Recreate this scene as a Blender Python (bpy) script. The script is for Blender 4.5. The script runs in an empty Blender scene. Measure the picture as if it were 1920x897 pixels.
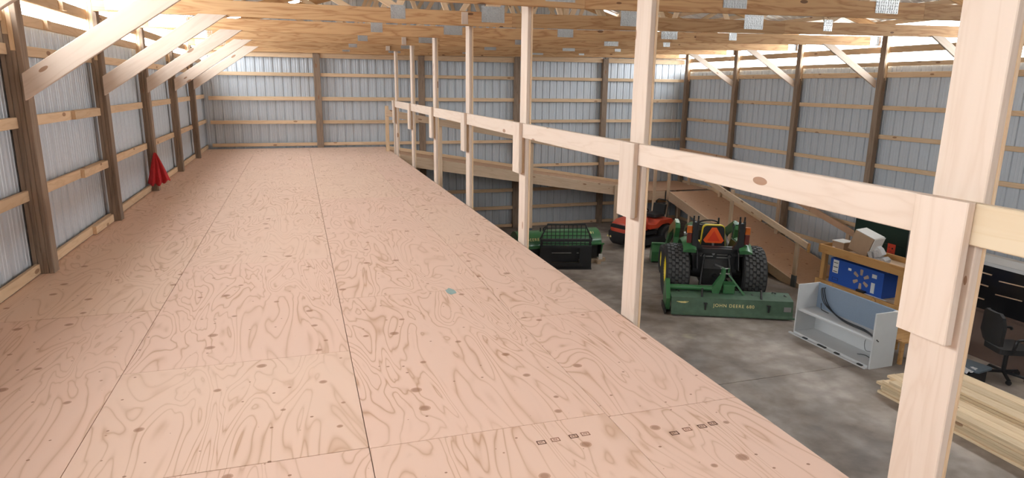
import bpy, math, random
from mathutils import Matrix, Vector
random.seed(7)
SC = bpy.context.scene
COL = SC.collection
V = Vector

# ---------------------------------------------------------------- camera, sky, light, exposure
PAN, TILT, ROLL = math.radians(17.8626), math.radians(-13.0627), math.radians(0.7541)
fw = V((math.sin(PAN)*math.cos(TILT), math.cos(PAN)*math.cos(TILT), math.sin(TILT)))
rt = V((math.cos(PAN), -math.sin(PAN), 0)); up = rt.cross(fw)
r2 = rt*math.cos(ROLL) + up*math.sin(ROLL); u2 = up*math.cos(ROLL) - rt*math.sin(ROLL)
cam_d = bpy.data.cameras.new('camera'); cam = bpy.data.objects.new('camera', cam_d); COL.objects.link(cam)
M = Matrix((r2, u2, -fw)).transposed().to_4x4(); M.translation = V((2.152, -6.6395, 4.1883))
cam.matrix_world = M
cam_d.sensor_width = 36; cam_d.lens = 36*1236.05/1920; cam_d.clip_start = 0.05; cam_d.clip_end = 300
SC.camera = cam

w = bpy.data.worlds.new('overcast_sky'); SC.world = w; w.use_nodes = True
bg = w.node_tree.nodes['Background']; bg.inputs[0].default_value = (0.93, 0.97, 1.0, 1); bg.inputs[1].default_value = 15.0
SC.view_settings.view_transform = 'Standard'; SC.view_settings.look = 'None'
SC.view_settings.gamma = 1; SC.view_settings.use_curve_mapping = False
SC.view_settings.exposure = 0.88
cy = SC.cycles
cy.use_denoising = True; cy.max_bounces = 10; cy.diffuse_bounces = 6; cy.transparent_max_bounces = 12
cy.caustics_reflective = False; cy.caustics_refractive = False

H = 2.505            # top of the loft deck above the concrete
YB = 11.97           # face of the back wall posts
XR = 13.74           # face of the right wall posts
ZB0, ZB1 = 4.76, 5.46   # clear daylight band in both side walls
YN = -12.2           # near end wall, behind the camera
for nm, x, ry in (('daylight_portal', -0.24, math.radians(-90)), ('daylight_portal', 13.99, math.radians(90))):
    l = bpy.data.lights.new(nm, 'AREA'); l.shape = 'RECTANGLE'; l.size = ZB1-ZB0+0.1; l.size_y = 24.4
    l.cycles.is_portal = True
    o = bpy.data.objects.new(nm, l); COL.objects.link(o)
    o.location = (x, 0, (ZB0+ZB1)/2); o.rotation_euler = (0, ry, 0)

# ---------------------------------------------------------------- materials
def mat_new(name):
    m = bpy.data.materials.new(name); m.use_nodes = True
    return m, m.node_tree.nodes, m.node_tree.links, m.node_tree.nodes['Principled BSDF']
def plain(name, c, rough=0.6, metal=0.0, var=0.12, scale=6.0, bump=0.0, spec=0.5, coat=0.0):
    m, N, L, P = mat_new(name)
    tc = N.new('ShaderNodeTexCoord'); n = N.new('ShaderNodeTexNoise'); n.inputs['Scale'].default_value = scale; n.inputs['Detail'].default_value = 4
    L.new(tc.outputs['Object'], n.inputs['Vector'])
    mx = N.new('ShaderNodeMix'); mx.data_type = 'RGBA'
    mx.inputs['A'].default_value = (*[x*(1-var) for x in c], 1); mx.inputs['B'].default_value = (*[min(1, x*(1+var)) for x in c], 1)
    L.new(n.outputs['Fac'], mx.inputs['Factor']); L.new(mx.outputs['Result'], P.inputs['Base Color'])
    P.inputs['Roughness'].default_value = rough; P.inputs['Metallic'].default_value = metal
    P.inputs['Specular IOR Level'].default_value = spec; P.inputs['Coat Weight'].default_value = coat
    if bump:
        b = N.new('ShaderNodeBump'); b.inputs['Strength'].default_value = bump; b.inputs['Distance'].default_value = 0.01
        L.new(n.outputs['Fac'], b.inputs['Height']); L.new(b.outputs['Normal'], P.inputs['Normal'])
    return m
def mathn(N, L, op, a, b=None, c=None):
    n = N.new('ShaderNodeMath'); n.operation = op
    for i, x in enumerate((a, b, c)):
        if x is None: continue
        if isinstance(x, (int, float)): n.inputs[i].default_value = x
        else: L.new(x, n.inputs[i])
    return n.outputs[0]
def ramp(N, L, fac, stops):
    r = N.new('ShaderNodeValToRGB'); e = r.color_ramp.elements
    while len(e) < len(stops): e.new(0.5)
    for i, (p, c) in enumerate(stops): e[i].position = p; e[i].color = (*c, 1) if len(c) == 3 else c
    L.new(fac, r.inputs[0]); return r.outputs[0]
def mixc(N, L, f, a, b):
    n = N.new('ShaderNodeMix'); n.data_type = 'RGBA'
    for nm, x in (('Factor', f), ('A', a), ('B', b)):
        if isinstance(x, tuple): n.inputs[nm].default_value = (*x, 1)
        elif isinstance(x, (int, float)): n.inputs[nm].default_value = x
        else: L.new(x, n.inputs[nm])
    return n.outputs['Result']
def shifted(N, L, scale, k=37.0):
    """object coordinates, grain along local X, moved by the object's own random number"""
    tc = N.new('ShaderNodeTexCoord'); oi = N.new('ShaderNodeObjectInfo')
    r = mathn(N, L, 'MULTIPLY', oi.outputs['Random'], k)
    cb = N.new('ShaderNodeCombineXYZ')
    for i in range(3): L.new(r, cb.inputs[i])
    ad = N.new('ShaderNodeVectorMath'); ad.operation = 'ADD'; L.new(tc.outputs['Object'], ad.inputs[0]); L.new(cb.outputs[0], ad.inputs[1])
    mp = N.new('ShaderNodeMapping'); mp.inputs['Scale'].default_value = scale; L.new(ad.outputs[0], mp.inputs['Vector'])
    return mp.outputs[0], oi.outputs['Random'], ad.outputs[0]
def wood(name, light, dark, knot=(0.25, 0.12, 0.06), grain=0.5, rough=0.7, var=0.12, knots=0.62):
    m, N, L, P = mat_new(name)
    v, rnd, base = shifted(N, L, (0.9, 14, 9))
    n = N.new('ShaderNodeTexNoise'); n.inputs['Scale'].default_value = 1.0; n.inputs['Detail'].default_value = 3; n.inputs['Distortion'].default_value = 0.6
    L.new(v, n.inputs['Vector'])
    rings = mathn(N, L, 'PINGPONG', mathn(N, L, 'MULTIPLY', n.outputs['Fac'], 5.0), 0.5)
    g = mathn(N, L, 'MULTIPLY', mathn(N, L, 'POWER', mathn(N, L, 'MULTIPLY', rings, 2.0), 2.5), grain)
    col = mixc(N, L, g, light, dark)
    vo = N.new('ShaderNodeTexVoronoi'); vo.inputs['Scale'].default_value = 1.0
    mp = N.new('ShaderNodeMapping'); mp.inputs['Scale'].default_value = (2.6, 7, 7); L.new(base, mp.inputs['Vector']); L.new(mp.outputs[0], vo.inputs['Vector'])
    sep = N.new('ShaderNodeSeparateColor'); L.new(vo.outputs['Color'], sep.inputs[0])
    k = mathn(N, L, 'MULTIPLY', mathn(N, L, 'LESS_THAN', vo.outputs['Distance'], 0.15), mathn(N, L, 'GREATER_THAN', sep.outputs[0], knots))
    col = mixc(N, L, mathn(N, L, 'MULTIPLY', k, 0.8), col, knot)
    hv = N.new('ShaderNodeHueSaturation'); L.new(col, hv.inputs['Color'])
    L.new(mathn(N, L, 'ADD', mathn(N, L, 'MULTIPLY', rnd, 2*var), 1-var), hv.inputs['Value'])
    L.new(hv.outputs[0], P.inputs['Base Color']); P.inputs['Roughness'].default_value = rough; P.inputs['Specular IOR Level'].default_value = 0.25
    return m
def plywood(name, c1, c2, line, knotc, strength=0.5):
    m, N, L, P = mat_new(name)
    v, rnd, base = shifted(N, L, (1, 1, 1), 61.0)
    mp = N.new('ShaderNodeMapping'); mp.inputs['Scale'].default_value = (0.55, 2.3, 1); L.new(base, mp.inputs['Vector'])
    n = N.new('ShaderNodeTexNoise'); n.inputs['Scale'].default_value = 1.3; n.inputs['Detail'].default_value = 2.6; n.inputs['Roughness'].default_value = 0.42; n.inputs['Distortion'].default_value = 0.9
    L.new(mp.outputs[0], n.inputs['Vector'])
    rings = mathn(N, L, 'PINGPONG', mathn(N, L, 'MULTIPLY', n.outputs['Fac'], 15.0), 0.5)
    ln = mathn(N, L, 'POWER', mathn(N, L, 'MULTIPLY', rings, 2.0), 5.0)
    n2 = N.new('ShaderNodeTexNoise'); n2.inputs['Scale'].default_value = 1.4; n2.inputs['Detail'].default_value = 3; L.new(base, n2.inputs['Vector'])
    cloud = ramp(N, L, n2.outputs['Fac'], [(0.3, (0, 0, 0)), (0.7, (1, 1, 1))])
    tone = mixc(N, L, rnd, c1, c2)
    tone = mixc(N, L, mathn(N, L, 'MULTIPLY', cloud, 0.35), tone, c1)
    col = mixc(N, L, mathn(N, L, 'MULTIPLY', mathn(N, L, 'MULTIPLY', ln, strength), mathn(N, L, 'ADD', mathn(N, L, 'MULTIPLY', cloud, 0.75), 0.25)), tone, line)
    def spots(scale, rad, keep, amt, c0, colr):
        vo = N.new('ShaderNodeTexVoronoi'); vo.voronoi_dimensions = '2D'; vo.inputs['Scale'].default_value = 1.0
        q = N.new('ShaderNodeMapping'); q.inputs['Scale'].default_value = scale; L.new(base, q.inputs['Vector']); L.new(q.outputs[0], vo.inputs['Vector'])
        s = N.new('ShaderNodeSeparateColor'); L.new(vo.outputs['Color'], s.inputs[0])
        thr = mathn(N, L, 'MULTIPLY', s.outputs[1], rad)
        f = mathn(N, L, 'MULTIPLY', mathn(N, L, 'LESS_THAN', vo.outputs['Distance'], thr), mathn(N, L, 'GREATER_THAN', s.outputs[0], keep))
        return mixc(N, L, mathn(N, L, 'MULTIPLY', f, amt), c0, colr)
    col = spots((3.6, 3.4, 1), 0.12, 0.55, 0.55, col, knotc)
    col = spots((3.6, 3.4, 1), 0.085, 0.55, 0.35, col, (0.20, 0.09, 0.05))
    col = spots((6, 5, 1), 0.045, 0.4, 0.8, col, (0.22, 0.10, 0.05))
    L.new(col, P.inputs['Base Color']); P.inputs['Roughness'].default_value = 0.62; P.inputs['Specular IOR Level'].default_value = 0.3
    return m

MT = {}
MT['pine'] = wood('pale_new_pine', (0.605, 0.49, 0.40), (0.51, 0.38, 0.285), grain=0.45, var=0.05, knots=0.5)
MT['pine_y'] = wood('yellow_new_pine', (0.60, 0.485, 0.34), (0.52, 0.37, 0.22), grain=0.4, var=0.05, knots=0.8)
MT['girt'] = wood('girt_pine', (0.66, 0.48, 0.31), (0.50, 0.32, 0.18), grain=0.45)
MT['truss'] = wood('orange_truss_pine', (0.56, 0.34, 0.17), (0.36, 0.17, 0.07), grain=0.8, knot=(0.10, 0.04, 0.02), knots=0.75)
MT['treated'] = wood('grey_brown_treated_pine', (0.27, 0.195, 0.14), (0.17, 0.115, 0.08), grain=0.7, knots=0.8)
MT['bench'] = wood('orange_stained_pine', (0.52, 0.29, 0.11), (0.38, 0.18, 0.06), grain=0.6)
MT['lumber'] = wood('stacked_spruce', (0.74, 0.58, 0.38), (0.58, 0.40, 0.23), grain=0.5, var=0.16, knots=0.75)
MT['rampwood'] = wood('ramp_pine', (0.62, 0.46, 0.32), (0.46, 0.30, 0.18), grain=0.4)
MT['ply'] = plywood('pink_fir_plywood', (0.71, 0.49, 0.385), (0.71, 0.515, 0.39), (0.40, 0.215, 0.11), (0.33, 0.155, 0.08), 0.8)
MT['rampply'] = plywood('brown_ramp_plywood', (0.50, 0.31, 0.20), (0.54, 0.34, 0.21), (0.38, 0.20, 0.11), (0.30, 0.14, 0.08), 0.4)
MT['siding'] = plain('grey_painted_steel', (0.51, 0.545, 0.585), 0.42, 0.2, 0.05, 2.0)
MT['roofing'] = plain('bare_roof_steel', (0.80, 0.81, 0.81), 0.4, 0.2, 0.05, 2.0)
MT['plate'] = plain('galvanised_nail_plate', (0.50, 0.51, 0.51), 0.34, 0.85, 0.25, 60.0, 0.6)
MT['green'] = plain('tractor_green_paint', (0.038, 0.145, 0.05), 0.35, 0, 0.15, 8, coat=0.3)
MT['green_old'] = plain('faded_green_paint', (0.062, 0.115, 0.068), 0.6, 0, 0.35, 9)
MT['dkgreen'] = plain('dark_green_enamel', (0.012, 0.028, 0.02), 0.35, 0, 0.2, 3)
MT['yellow'] = plain('yellow_paint', (0.80, 0.62, 0.03), 0.4, 0, 0.08, 8)
MT['letter'] = plain('cream_yellow_lettering', (0.80, 0.68, 0.30), 0.6, 0, 0.05, 8)
MT['black'] = plain('black_paint', (0.014, 0.014, 0.015), 0.42, 0, 0.3, 8)
MT['rubber'] = plain('black_rubber', (0.022, 0.021, 0.021), 0.75, 0, 0.3, 14, 0.2)
MT['lug'] = plain('worn_tread_rubber', (0.06, 0.058, 0.056), 0.7, 0, 0.3, 14, 0.2)
MT['iron'] = plain('dark_greasy_iron', (0.03, 0.029, 0.028), 0.5, 0.4, 0.4, 14)
MT['steel'] = plain('worn_steel', (0.38, 0.38, 0.37), 0.4, 0.7, 0.2, 14)
MT['orange'] = plain('fluorescent_orange', (0.95, 0.12, 0.015), 0.5, 0, 0.03, 4)
MT['redorange'] = plain('red_reflector', (0.80, 0.05, 0.01), 0.4, 0, 0.05, 4)
MT['amber'] = plain('amber_lens', (0.55, 0.13, 0.02), 0.25, 0, 0.1, 20)
MT['dkred'] = plain('dark_red_lens', (0.12, 0.02, 0.015), 0.3, 0, 0.1, 20)
MT['mower'] = plain('mower_orange_red_paint', (0.52, 0.06, 0.025), 0.38, 0, 0.12, 6, coat=0.3)
MT['vinyl'] = plain('black_vinyl', (0.013, 0.0125, 0.013), 0.6, 0, 0.2, 20)
MT['cloth'] = plain('red_cloth', (0.48, 0.025, 0.03), 0.9, 0, 0.2, 25, 0.2)
MT['hutch'] = plain('light_grey_laminate', (0.56, 0.57, 0.57), 0.5, 0, 0.05, 5)
MT['fabric'] = plain('blue_grey_panel_fabric', (0.22, 0.28, 0.36), 0.95, 0, 0.1, 90, 0.3)
MT['blue'] = plain('blue_printed_card', (0.015, 0.075, 0.36), 0.55, 0, 0.06, 6)
MT['card'] = plain('brown_cardboard', (0.40, 0.27, 0.17), 0.85, 0, 0.1, 12)
MT['white'] = plain('white_card', (0.74, 0.73, 0.70), 0.7, 0, 0.05, 8)
MT['ray'] = plain('tan_printed_ray', (0.42, 0.30, 0.22), 0.7, 0, 0.08, 20)
MT['redlabel'] = plain('red_label_paper', (0.75, 0.07, 0.03), 0.6, 0, 0.05, 8)
MT['stamp'] = plain('brown_stamp_ink', (0.10, 0.035, 0.02), 0.9, 0, 0.1, 60)
MT['stamp_f'] = plain('faint_stamp_ink', (0.30, 0.14, 0.09), 0.9, 0, 0.1, 60)
MT['teal'] = plain('teal_paint_spot', (0.27, 0.36, 0.33), 0.8, 0, 0.3, 30)
MT['greypl'] = plain('slate_grey_plastic', (0.10, 0.13, 0.16), 0.5, 0, 0.1, 10)
MT['film'] = plain('crumpled_clear_film', (0.45, 0.45, 0.46), 0.25, 0, 0.4, 40, 0.8)
MT['dkbrown'] = plain('dark_brown_board', (0.10, 0.062, 0.048), 0.7, 0, 0.2, 6)
MT['trimw'] = plain('white_vinyl_trim', (0.70, 0.70, 0.69), 0.45, 0, 0.04, 6)
MT['basegrey'] = plain('grey_post_bracket', (0.13, 0.15, 0.16), 0.5, 0.3, 0.1, 10)
MT['gravel'] = plain('outdoor_gravel', (0.30, 0.28, 0.25), 0.95, 0, 0.3, 3)

def concrete():
    m, N, L, P = mat_new('stained_concrete')
    tc = N.new('ShaderNodeTexCoord')
    def nz(s, d, dist=0.0):
        n = N.new('ShaderNodeTexNoise'); n.inputs['Scale'].default_value = s; n.inputs['Detail'].default_value = d; n.inputs['Distortion'].default_value = dist
        L.new(tc.outputs['Object'], n.inputs['Vector']); return n.outputs['Fac']
    a = ramp(N, L, nz(0.9, 8, 0.4), [(0.28, (0.20, 0.162, 0.134)), (0.5, (0.32, 0.27, 0.228)), (0.72, (0.46, 0.40, 0.35))])
    b = ramp(N, L, nz(3.1, 6), [(0.40, (0.72, 0.70, 0.68)), (0.62, (1, 1, 1))])
    mx = N.new('ShaderNodeMix'); mx.data_type = 'RGBA'; mx.blend_type = 'MULTIPLY'; mx.inputs['Factor'].default_value = 1
    L.new(a, mx.inputs['A']); L.new(b, mx.inputs['B'])
    t = ramp(N, L, nz(1.7, 3), [(0.66, (0, 0, 0)), (0.74, (1, 1, 1))])
    col = mixc(N, L, mathn(N, L, 'MULTIPLY', t, 0.45), mx.outputs['Result'], (0.52, 0.45, 0.30))
    L.new(col, P.inputs['Base Color'])
    L.new(ramp(N, L, nz(2.2, 5), [(0.3, (0.45,)*3), (0.7, (0.75,)*3)]), P.inputs['Roughness'])
    return m
MT['concrete'] = concrete()
def clear_panel():
    m, N, L, P = mat_new('clear_polycarbonate')
    tr = N.new('ShaderNodeBsdfTransparent'); tr.inputs[0].default_value = (0.93, 0.95, 0.96, 1)
    gl = N.new('ShaderNodeBsdfGlossy'); gl.inputs['Roughness'].default_value = 0.15
    mx = N.new('ShaderNodeMixShader'); mx.inputs[0].default_value = 0.05
    L.new(tr.outputs[0], mx.inputs[1]); L.new(gl.outputs[0], mx.inputs[2])
    L.new(mx.outputs[0], N['Material Output'].inputs['Surface'])
    return m
MT['clear'] = clear_panel()
def dark_glass():
    m, N, L, P = mat_new('dark_tinted_glass')
    P.inputs['Base Color'].default_value = (0.018, 0.018, 0.02, 1); P.inputs['Roughness'].default_value = 0.12
    n = N.new('ShaderNodeTexNoise'); n.inputs['Scale'].default_value = 2
    L.new(ramp(N, L, n.outputs['Fac'], [(0.3, (0.08,)*3), (0.7, (0.2,)*3)]), P.inputs['Roughness'])
    return m
MT['glass'] = dark_glass()

# ---------------------------------------------------------------- mesh helpers
class MB:
    def __init__(s): s.v = []; s.f = []
    def add(s, vs, fs):
        n = len(s.v); s.v += [tuple(x) for x in vs]; s.f += [tuple(i+n for i in f) for f in fs]; return s
    def box(s, a, b):
        x0, y0, z0 = a; x1, y1, z1 = b
        return s.add([(x0,y0,z0),(x1,y0,z0),(x1,y1,z0),(x0,y1,z0),(x0,y0,z1),(x1,y0,z1),(x1,y1,z1),(x0,y1,z1)],
                     [(0,3,2,1),(4,5,6,7),(0,1,5,4),(1,2,6,5),(2,3,7,6),(3,0,4,7)])
    def cbox(s, a, b, c=0.004):
        """box with its edges round the local Z axis chamfered"""
        x0, y0, z0 = a; x1, y1, z1 = b
        p = [(x0+c,y0),(x1-c,y0),(x1,y0+c),(x1,y1-c),(x1-c,y1),(x0+c,y1),(x0,y1-c),(x0,y0+c)]
        return s.prism(p, z0, z1, 'z')
    def prism(s, poly, a, b, axis='y'):
        """polygon extruded from a to b along an axis; polygon given in the other two axes in x,y,z order"""
        def P(q, t): return {'x': (t, q[0], q[1]), 'y': (q[0], t, q[1]), 'z': (q[0], q[1], t)}[axis]
        n = len(poly); vs = [P(q, a) for q in poly] + [P(q, b) for q in poly]
        fs = [tuple(range(n))[::-1], tuple(range(n, 2*n))] + [(i, (i+1) % n, n+(i+1) % n, n+i) for i in range(n)]
        return s.add(vs, fs)
    def tube(s, pts, r, seg=8, cap=True):
        pts = [V(p) for p in pts]; rs = r if isinstance(r, (list, tuple)) else [r]*len(pts)
        rings = []
        for i, p in enumerate(pts):
            d = (pts[min(i+1, len(pts)-1)] - pts[max(i-1, 0)]).normalized()
            a = d.orthogonal() if i == 0 else (prev - d*prev.dot(d))
            a.normalize(); prev = a; b = d.cross(a)
            rings.append([p + (a*math.cos(2*math.pi*k/seg) + b*math.sin(2*math.pi*k/seg))*rs[i] for k in range(seg)])
        n0 = len(s.v); s.v += [tuple(q) for R in rings for q in R]
        for i in range(len(rings)-1):
            for k in range(seg):
                s.f.append((n0+i*seg+k, n0+i*seg+(k+1) % seg, n0+(i+1)*seg+(k+1) % seg, n0+(i+1)*seg+k))
        if cap:
            s.f.append(tuple(n0+k for k in range(seg))[::-1]); s.f.append(tuple(n0+(len(rings)-1)*seg+k for k in range(seg)))
        return s
    def lathe(s, prof, c=(0,0,0), axis='x', seg=32, closed=False):
        """profile of (along axis, radius)"""
        n0 = len(s.v); m = len(prof)
        for k in range(seg):
            t = 2*math.pi*k/seg
            for (h, r) in prof:
                q = {'x': (h, r*math.cos(t), r*math.sin(t)), 'z': (r*math.cos(t), r*math.sin(t), h), 'y': (r*math.sin(t), h, r*math.cos(t))}[axis]
                s.v.append((q[0]+c[0], q[1]+c[1], q[2]+c[2]))
        for k in range(seg):
            for i in range(m if closed else m-1):
                j = (i+1) % m; k2 = (k+1) % seg
                s.f.append((n0+k*m+i, n0+k*m+j, n0+k2*m+j, n0+k2*m+i))
        return s
    def sweep(s, sections):
        """loft through equal-length closed sections"""
        n0 = len(s.v); m = len(sections[0])
        for S in sections: s.v += [tuple(p) for p in S]
        for i in range(len(sections)-1):
            for k in range(m): s.f.append((n0+i*m+k, n0+i*m+(k+1) % m, n0+(i+1)*m+(k+1) % m, n0+(i+1)*m+k))
        s.f.append(tuple(n0+k for k in range(m))[::-1]); s.f.append(tuple(n0+(len(sections)-1)*m+k for k in range(m)))
        return s
    def mesh(s, name, mat, smooth=False):
        me = bpy.data.meshes.new(name); me.from_pydata(s.v, [], s.f); me.update()
        me.materials.append(MT[mat] if isinstance(mat, str) else mat)
        if smooth:
            me.polygons.foreach_set('use_smooth', [True]*len(me.polygons))
            try: me.set_sharp_from_angle(angle=math.radians(38))
            except Exception: pass
        return me
def wm(o):
    """world matrix from the chain of basis matrices"""
    m = o.matrix_basis.copy(); p = o.parent
    while p is not None: m = p.matrix_basis @ m; p = p.parent
    return m
def put(name, me, parent=None, W=None):
    """link an object with world matrix W under a parent"""
    o = bpy.data.objects.new(name, me); COL.objects.link(o)
    W = W or (wm(parent) if parent else Matrix())
    if parent is not None:
        o.parent = parent; o.matrix_basis = wm(parent).inverted() @ W
    else: o.matrix_basis = W
    return o
def part(name, mb, mat, parent, smooth=False):
    """mesh written in the frame of its thing (not of an intermediate part)"""
    root = parent
    while root.parent is not None: root = root.parent
    return put(name, mb.mesh(name, mat, smooth), parent, wm(root))
def tag(o, label, cat=None, group=None, kind=None):
    o['label'] = label
    if cat: o['category'] = cat
    if group: o['group'] = group
    if kind: o['kind'] = kind
    return o
def thing(name, label, cat, loc=(0,0,0), rz=0.0, group=None):
    o = put(name, None, None, Matrix.Translation(V(loc)) @ Matrix.Rotation(rz, 4, 'Z'))
    return tag(o, label, cat, group)
def structure(name, loc=(0,0,0), label=None):
    o = put(name, None, None, Matrix.Translation(V(loc))); o['kind'] = 'structure'
    if label: o['label'] = label
    return o
def lumber(name, p0, p1, width, thick, mat, parent, wdir=(0,0,1), ch=0.004, world=True, ends=None):
    """a sawn board: local X along it, Z across its width, Y its thickness; ends: skew of the two end cuts"""
    p0, p1 = V(p0), V(p1)
    root = parent
    while root is not None and root.parent is not None: root = root.parent
    if not world: R = wm(root); p0, p1 = R @ p0, R @ p1; wdir = R.to_3x3() @ V(wdir)
    d = (p1-p0); Ln = d.length; d.normalize(); z = (V(wdir) - d*V(wdir).dot(d)).normalized(); y = z.cross(d)
    a, b, c = Ln/2, thick/2, width/2
    prof = [(-b+ch,-c),(b-ch,-c),(b,-c+ch),(b,c-ch),(b-ch,c),(-b+ch,c),(-b,c-ch),(-b,-c+ch)]
    e0, e1 = ends or (0, 0)
    mb = MB(); vs = [(-a+e0*q[1]/c, q[0], q[1]) for q in prof] + [(a+e1*q[1]/c, q[0], q[1]) for q in prof]
    mb.add(vs, [tuple(range(8)), tuple(range(15, 7, -1))] + [(i, 8+i, 8+(i+1) % 8, (i+1) % 8) for i in range(8)])
    W = Matrix((d, y, z)).transposed().to_4x4(); W.translation = (p0+p1)/2
    return put(name, mb.mesh(name, mat), parent, W)
def vpost(name, x0, x1, y0, y1, z0, z1, mat, parent):
    """upright sawn post filling the given box"""
    if (x1-x0) > (y1-y0): wd, wdt, th = (1,0,0), x1-x0, y1-y0
    else: wd, wdt, th = (0,1,0), y1-y0, x1-x0
    return lumber(name, ((x0+x1)/2,(y0+y1)/2,z0), ((x0+x1)/2,(y0+y1)/2,z1), wdt, th, mat, parent, wd)
def text(name, body, size, mat, parent, W, depth=0.001):
    """lettering as a mesh; W is relative to the parent's root"""
    cu = bpy.data.curves.new(name, 'FONT'); cu.body = body; cu.size = size; cu.extrude = depth; cu.space_character = 1.2; cu.align_x = 'CENTER'; cu.align_y = 'CENTER'
    t = bpy.data.objects.new(name, cu); COL.objects.link(t)
    dg = bpy.context.evaluated_depsgraph_get(); me = bpy.data.meshes.new_from_object(t.evaluated_get(dg)); bpy.data.objects.remove(t)
    me.materials.clear(); me.materials.append(MT[mat])
    root = parent
    while root.parent is not None: root = root.parent
    return put(name, me, parent, wm(root) @ W)

# ---------------------------------------------------------------- setting: ground, concrete slab
g = MB().box((-60,-60,-0.5), (75,75,-0.15)); o = put('ground', g.mesh('ground', 'gravel')); o['kind'] = 'structure'; o['label'] = 'gravel ground outside the building'
fl = put('floor', MB().box((-0.3,YN-0.1,-0.15), (14.1,12.4,-0.012)).mesh('floor', 'concrete')); tag(fl, 'brown grey stained concrete floor with saw cut joints', kind='structure')
xs = [-0.25, 4.4, 7.73, 10.62, 14.05]; ys = [YN, -6.5, -2.8, 0.863, 4.9, 8.7, 12.3]
for i in range(len(xs)-1):
    for j in range(len(ys)-1):
        cut = 0.006
        part('concrete_slab', MB().box((xs[i] + (0 if i == 2 else 0.0015), ys[j]+cut, -0.012), (xs[i+1] - (0 if i == 1 else 0.0015), ys[j+1]-cut, 0.0)), 'concrete', fl)

# ---------------------------------------------------------------- setting: walls of ribbed steel on girts and posts
PITCH = 0.2286
def rib_panel(width, zlo, ztop, name='siding_panel', mat='siding', flip=1):
    """steel sheet: local x across, z up, ribs stepping away from the room along +y*flip"""
    prof = []; n = max(1, round(width/PITCH)); pw = width/n
    for k in range(n):
        x = k*pw
        prof += [(x,0),(x+0.012,0.02),(x+0.040,0.02),(x+0.052,0),(x+0.10,0),(x+0.106,-0.004),(x+0.116,-0.004),(x+0.122,0),(x+0.165,0),(x+0.171,-0.004),(x+0.181,-0.004),(x+0.187,0)]
    prof.append((width, 0))
    mb = MB(); m = len(prof); zt = ztop if callable(ztop) else (lambda x: ztop)
    mb.v = [(x, y*flip, zlo) for x, y in prof] + [(x, y*flip, zt(x)) for x, y in prof]
    mb.f = [(i, i+1, m+i+1, m+i) for i in range(m-1)]
    return mb.mesh(name, mat)
RZ90 = Matrix.Rotation(math.pi/2, 4, 'Z')
def zroof(x): return 5.46 + (min(x+0.17, 13.91-x))*0.30
KS = range(-5, 6)
def lpost_y(k): return 2.44*k
def rpost_y(k): return 2.46*k - 0.49

wl = structure('wall_left', (-0.17, 0, 0), 'left wall of grey ribbed steel on wooden girts')
wr = structure('wall_right', (13.91, 0, 0), 'right wall of grey ribbed steel on wooden girts')
wb = structure('wall_back', (6.9, 12.16, 0), 'back gable wall of grey ribbed steel on wooden girts')
pm = rib_panel(0.9144, 0, 4.74)
n_pan = 27
for i in range(n_pan):
    y = 12.16 - 0.9144*(i+1)
    put('siding_panel', pm, wl, Matrix.Translation((-0.17, y, 0)) @ RZ90)
    put('siding_panel', pm, wr, Matrix.Translation((13.91, y+0.9144, 0)) @ RZ90.inverted())
for i in range(16):
    x0 = -0.17 + 0.88*i
    put('siding_panel', rib_panel(0.88, 0, lambda x, x0=x0: zroof(x0+x)-0.01), wb, Matrix.Translation((x0, 12.16, 0)))
wn = structure('wall_front', (6.9, YN-0.33, 0), 'near end wall behind the viewpoint')
part('siding_panel', MB().prism([(-7.1,0),(7.04,0),(7.04,5.4),(0,7.5),(-7.1,5.4)], -0.02, 0.02, 'y'), 'siding', wn)
# clear panels of the daylight band
for nm, x, rot, dy in (('window_1', -0.17, RZ90, 0), ('window_2', 13.91, RZ90.inverted(), 0.9144)):
    wd = structure(nm, (x, 0, ZB0), 'clear ribbed daylight band under the eave')
    cm = rib_panel(0.9144, 4.72, ZB1, 'clear_panel', 'clear')
    for i in range(n_pan):
        put('clear_panel', cm, wd, Matrix.Translation((x, 12.16-0.9144*(i+1)+dy, 0)) @ rot)

# side wall posts: three laminated plies, the two outer ones spliced to pale lumber near the top
for k in KS:
    y0 = lpost_y(k); y1 = y0+0.14
    p = vpost('wall_post', -0.040, 0, y0, y1, 0, 5.40, 'treated', wl)
    for a, zs in ((-0.079, 4.42), (-0.118, 4.55)):
        vpost('post_ply', a, a+0.038, y0+0.003, y1, 0, zs, 'treated', p); vpost('post_splice', a, a+0.038, y0+0.003, y1, zs+0.003, 5.40, 'girt', p)
    if k == 0: vpost('post_ply', -0.157, -0.119, y0+0.004, y1, 0, 4.75, 'treated', p)
    y0 = rpost_y(k); y1 = y0+0.14
    if y0 > YN:
        p = vpost('wall_post', XR, XR+0.040, y0, y1, 0, 5.40, 'treated', wr)
        for a, zs in ((XR+0.041, 4.45), (XR+0.080, 4.40)):
            vpost('post_ply', a, a+0.038, y0+0.003, y1, 0, zs, 'treated', p); vpost('post_splice', a, a+0.038, y0+0.003, y1, zs+0.003, 5.40, 'girt', p)
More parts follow.
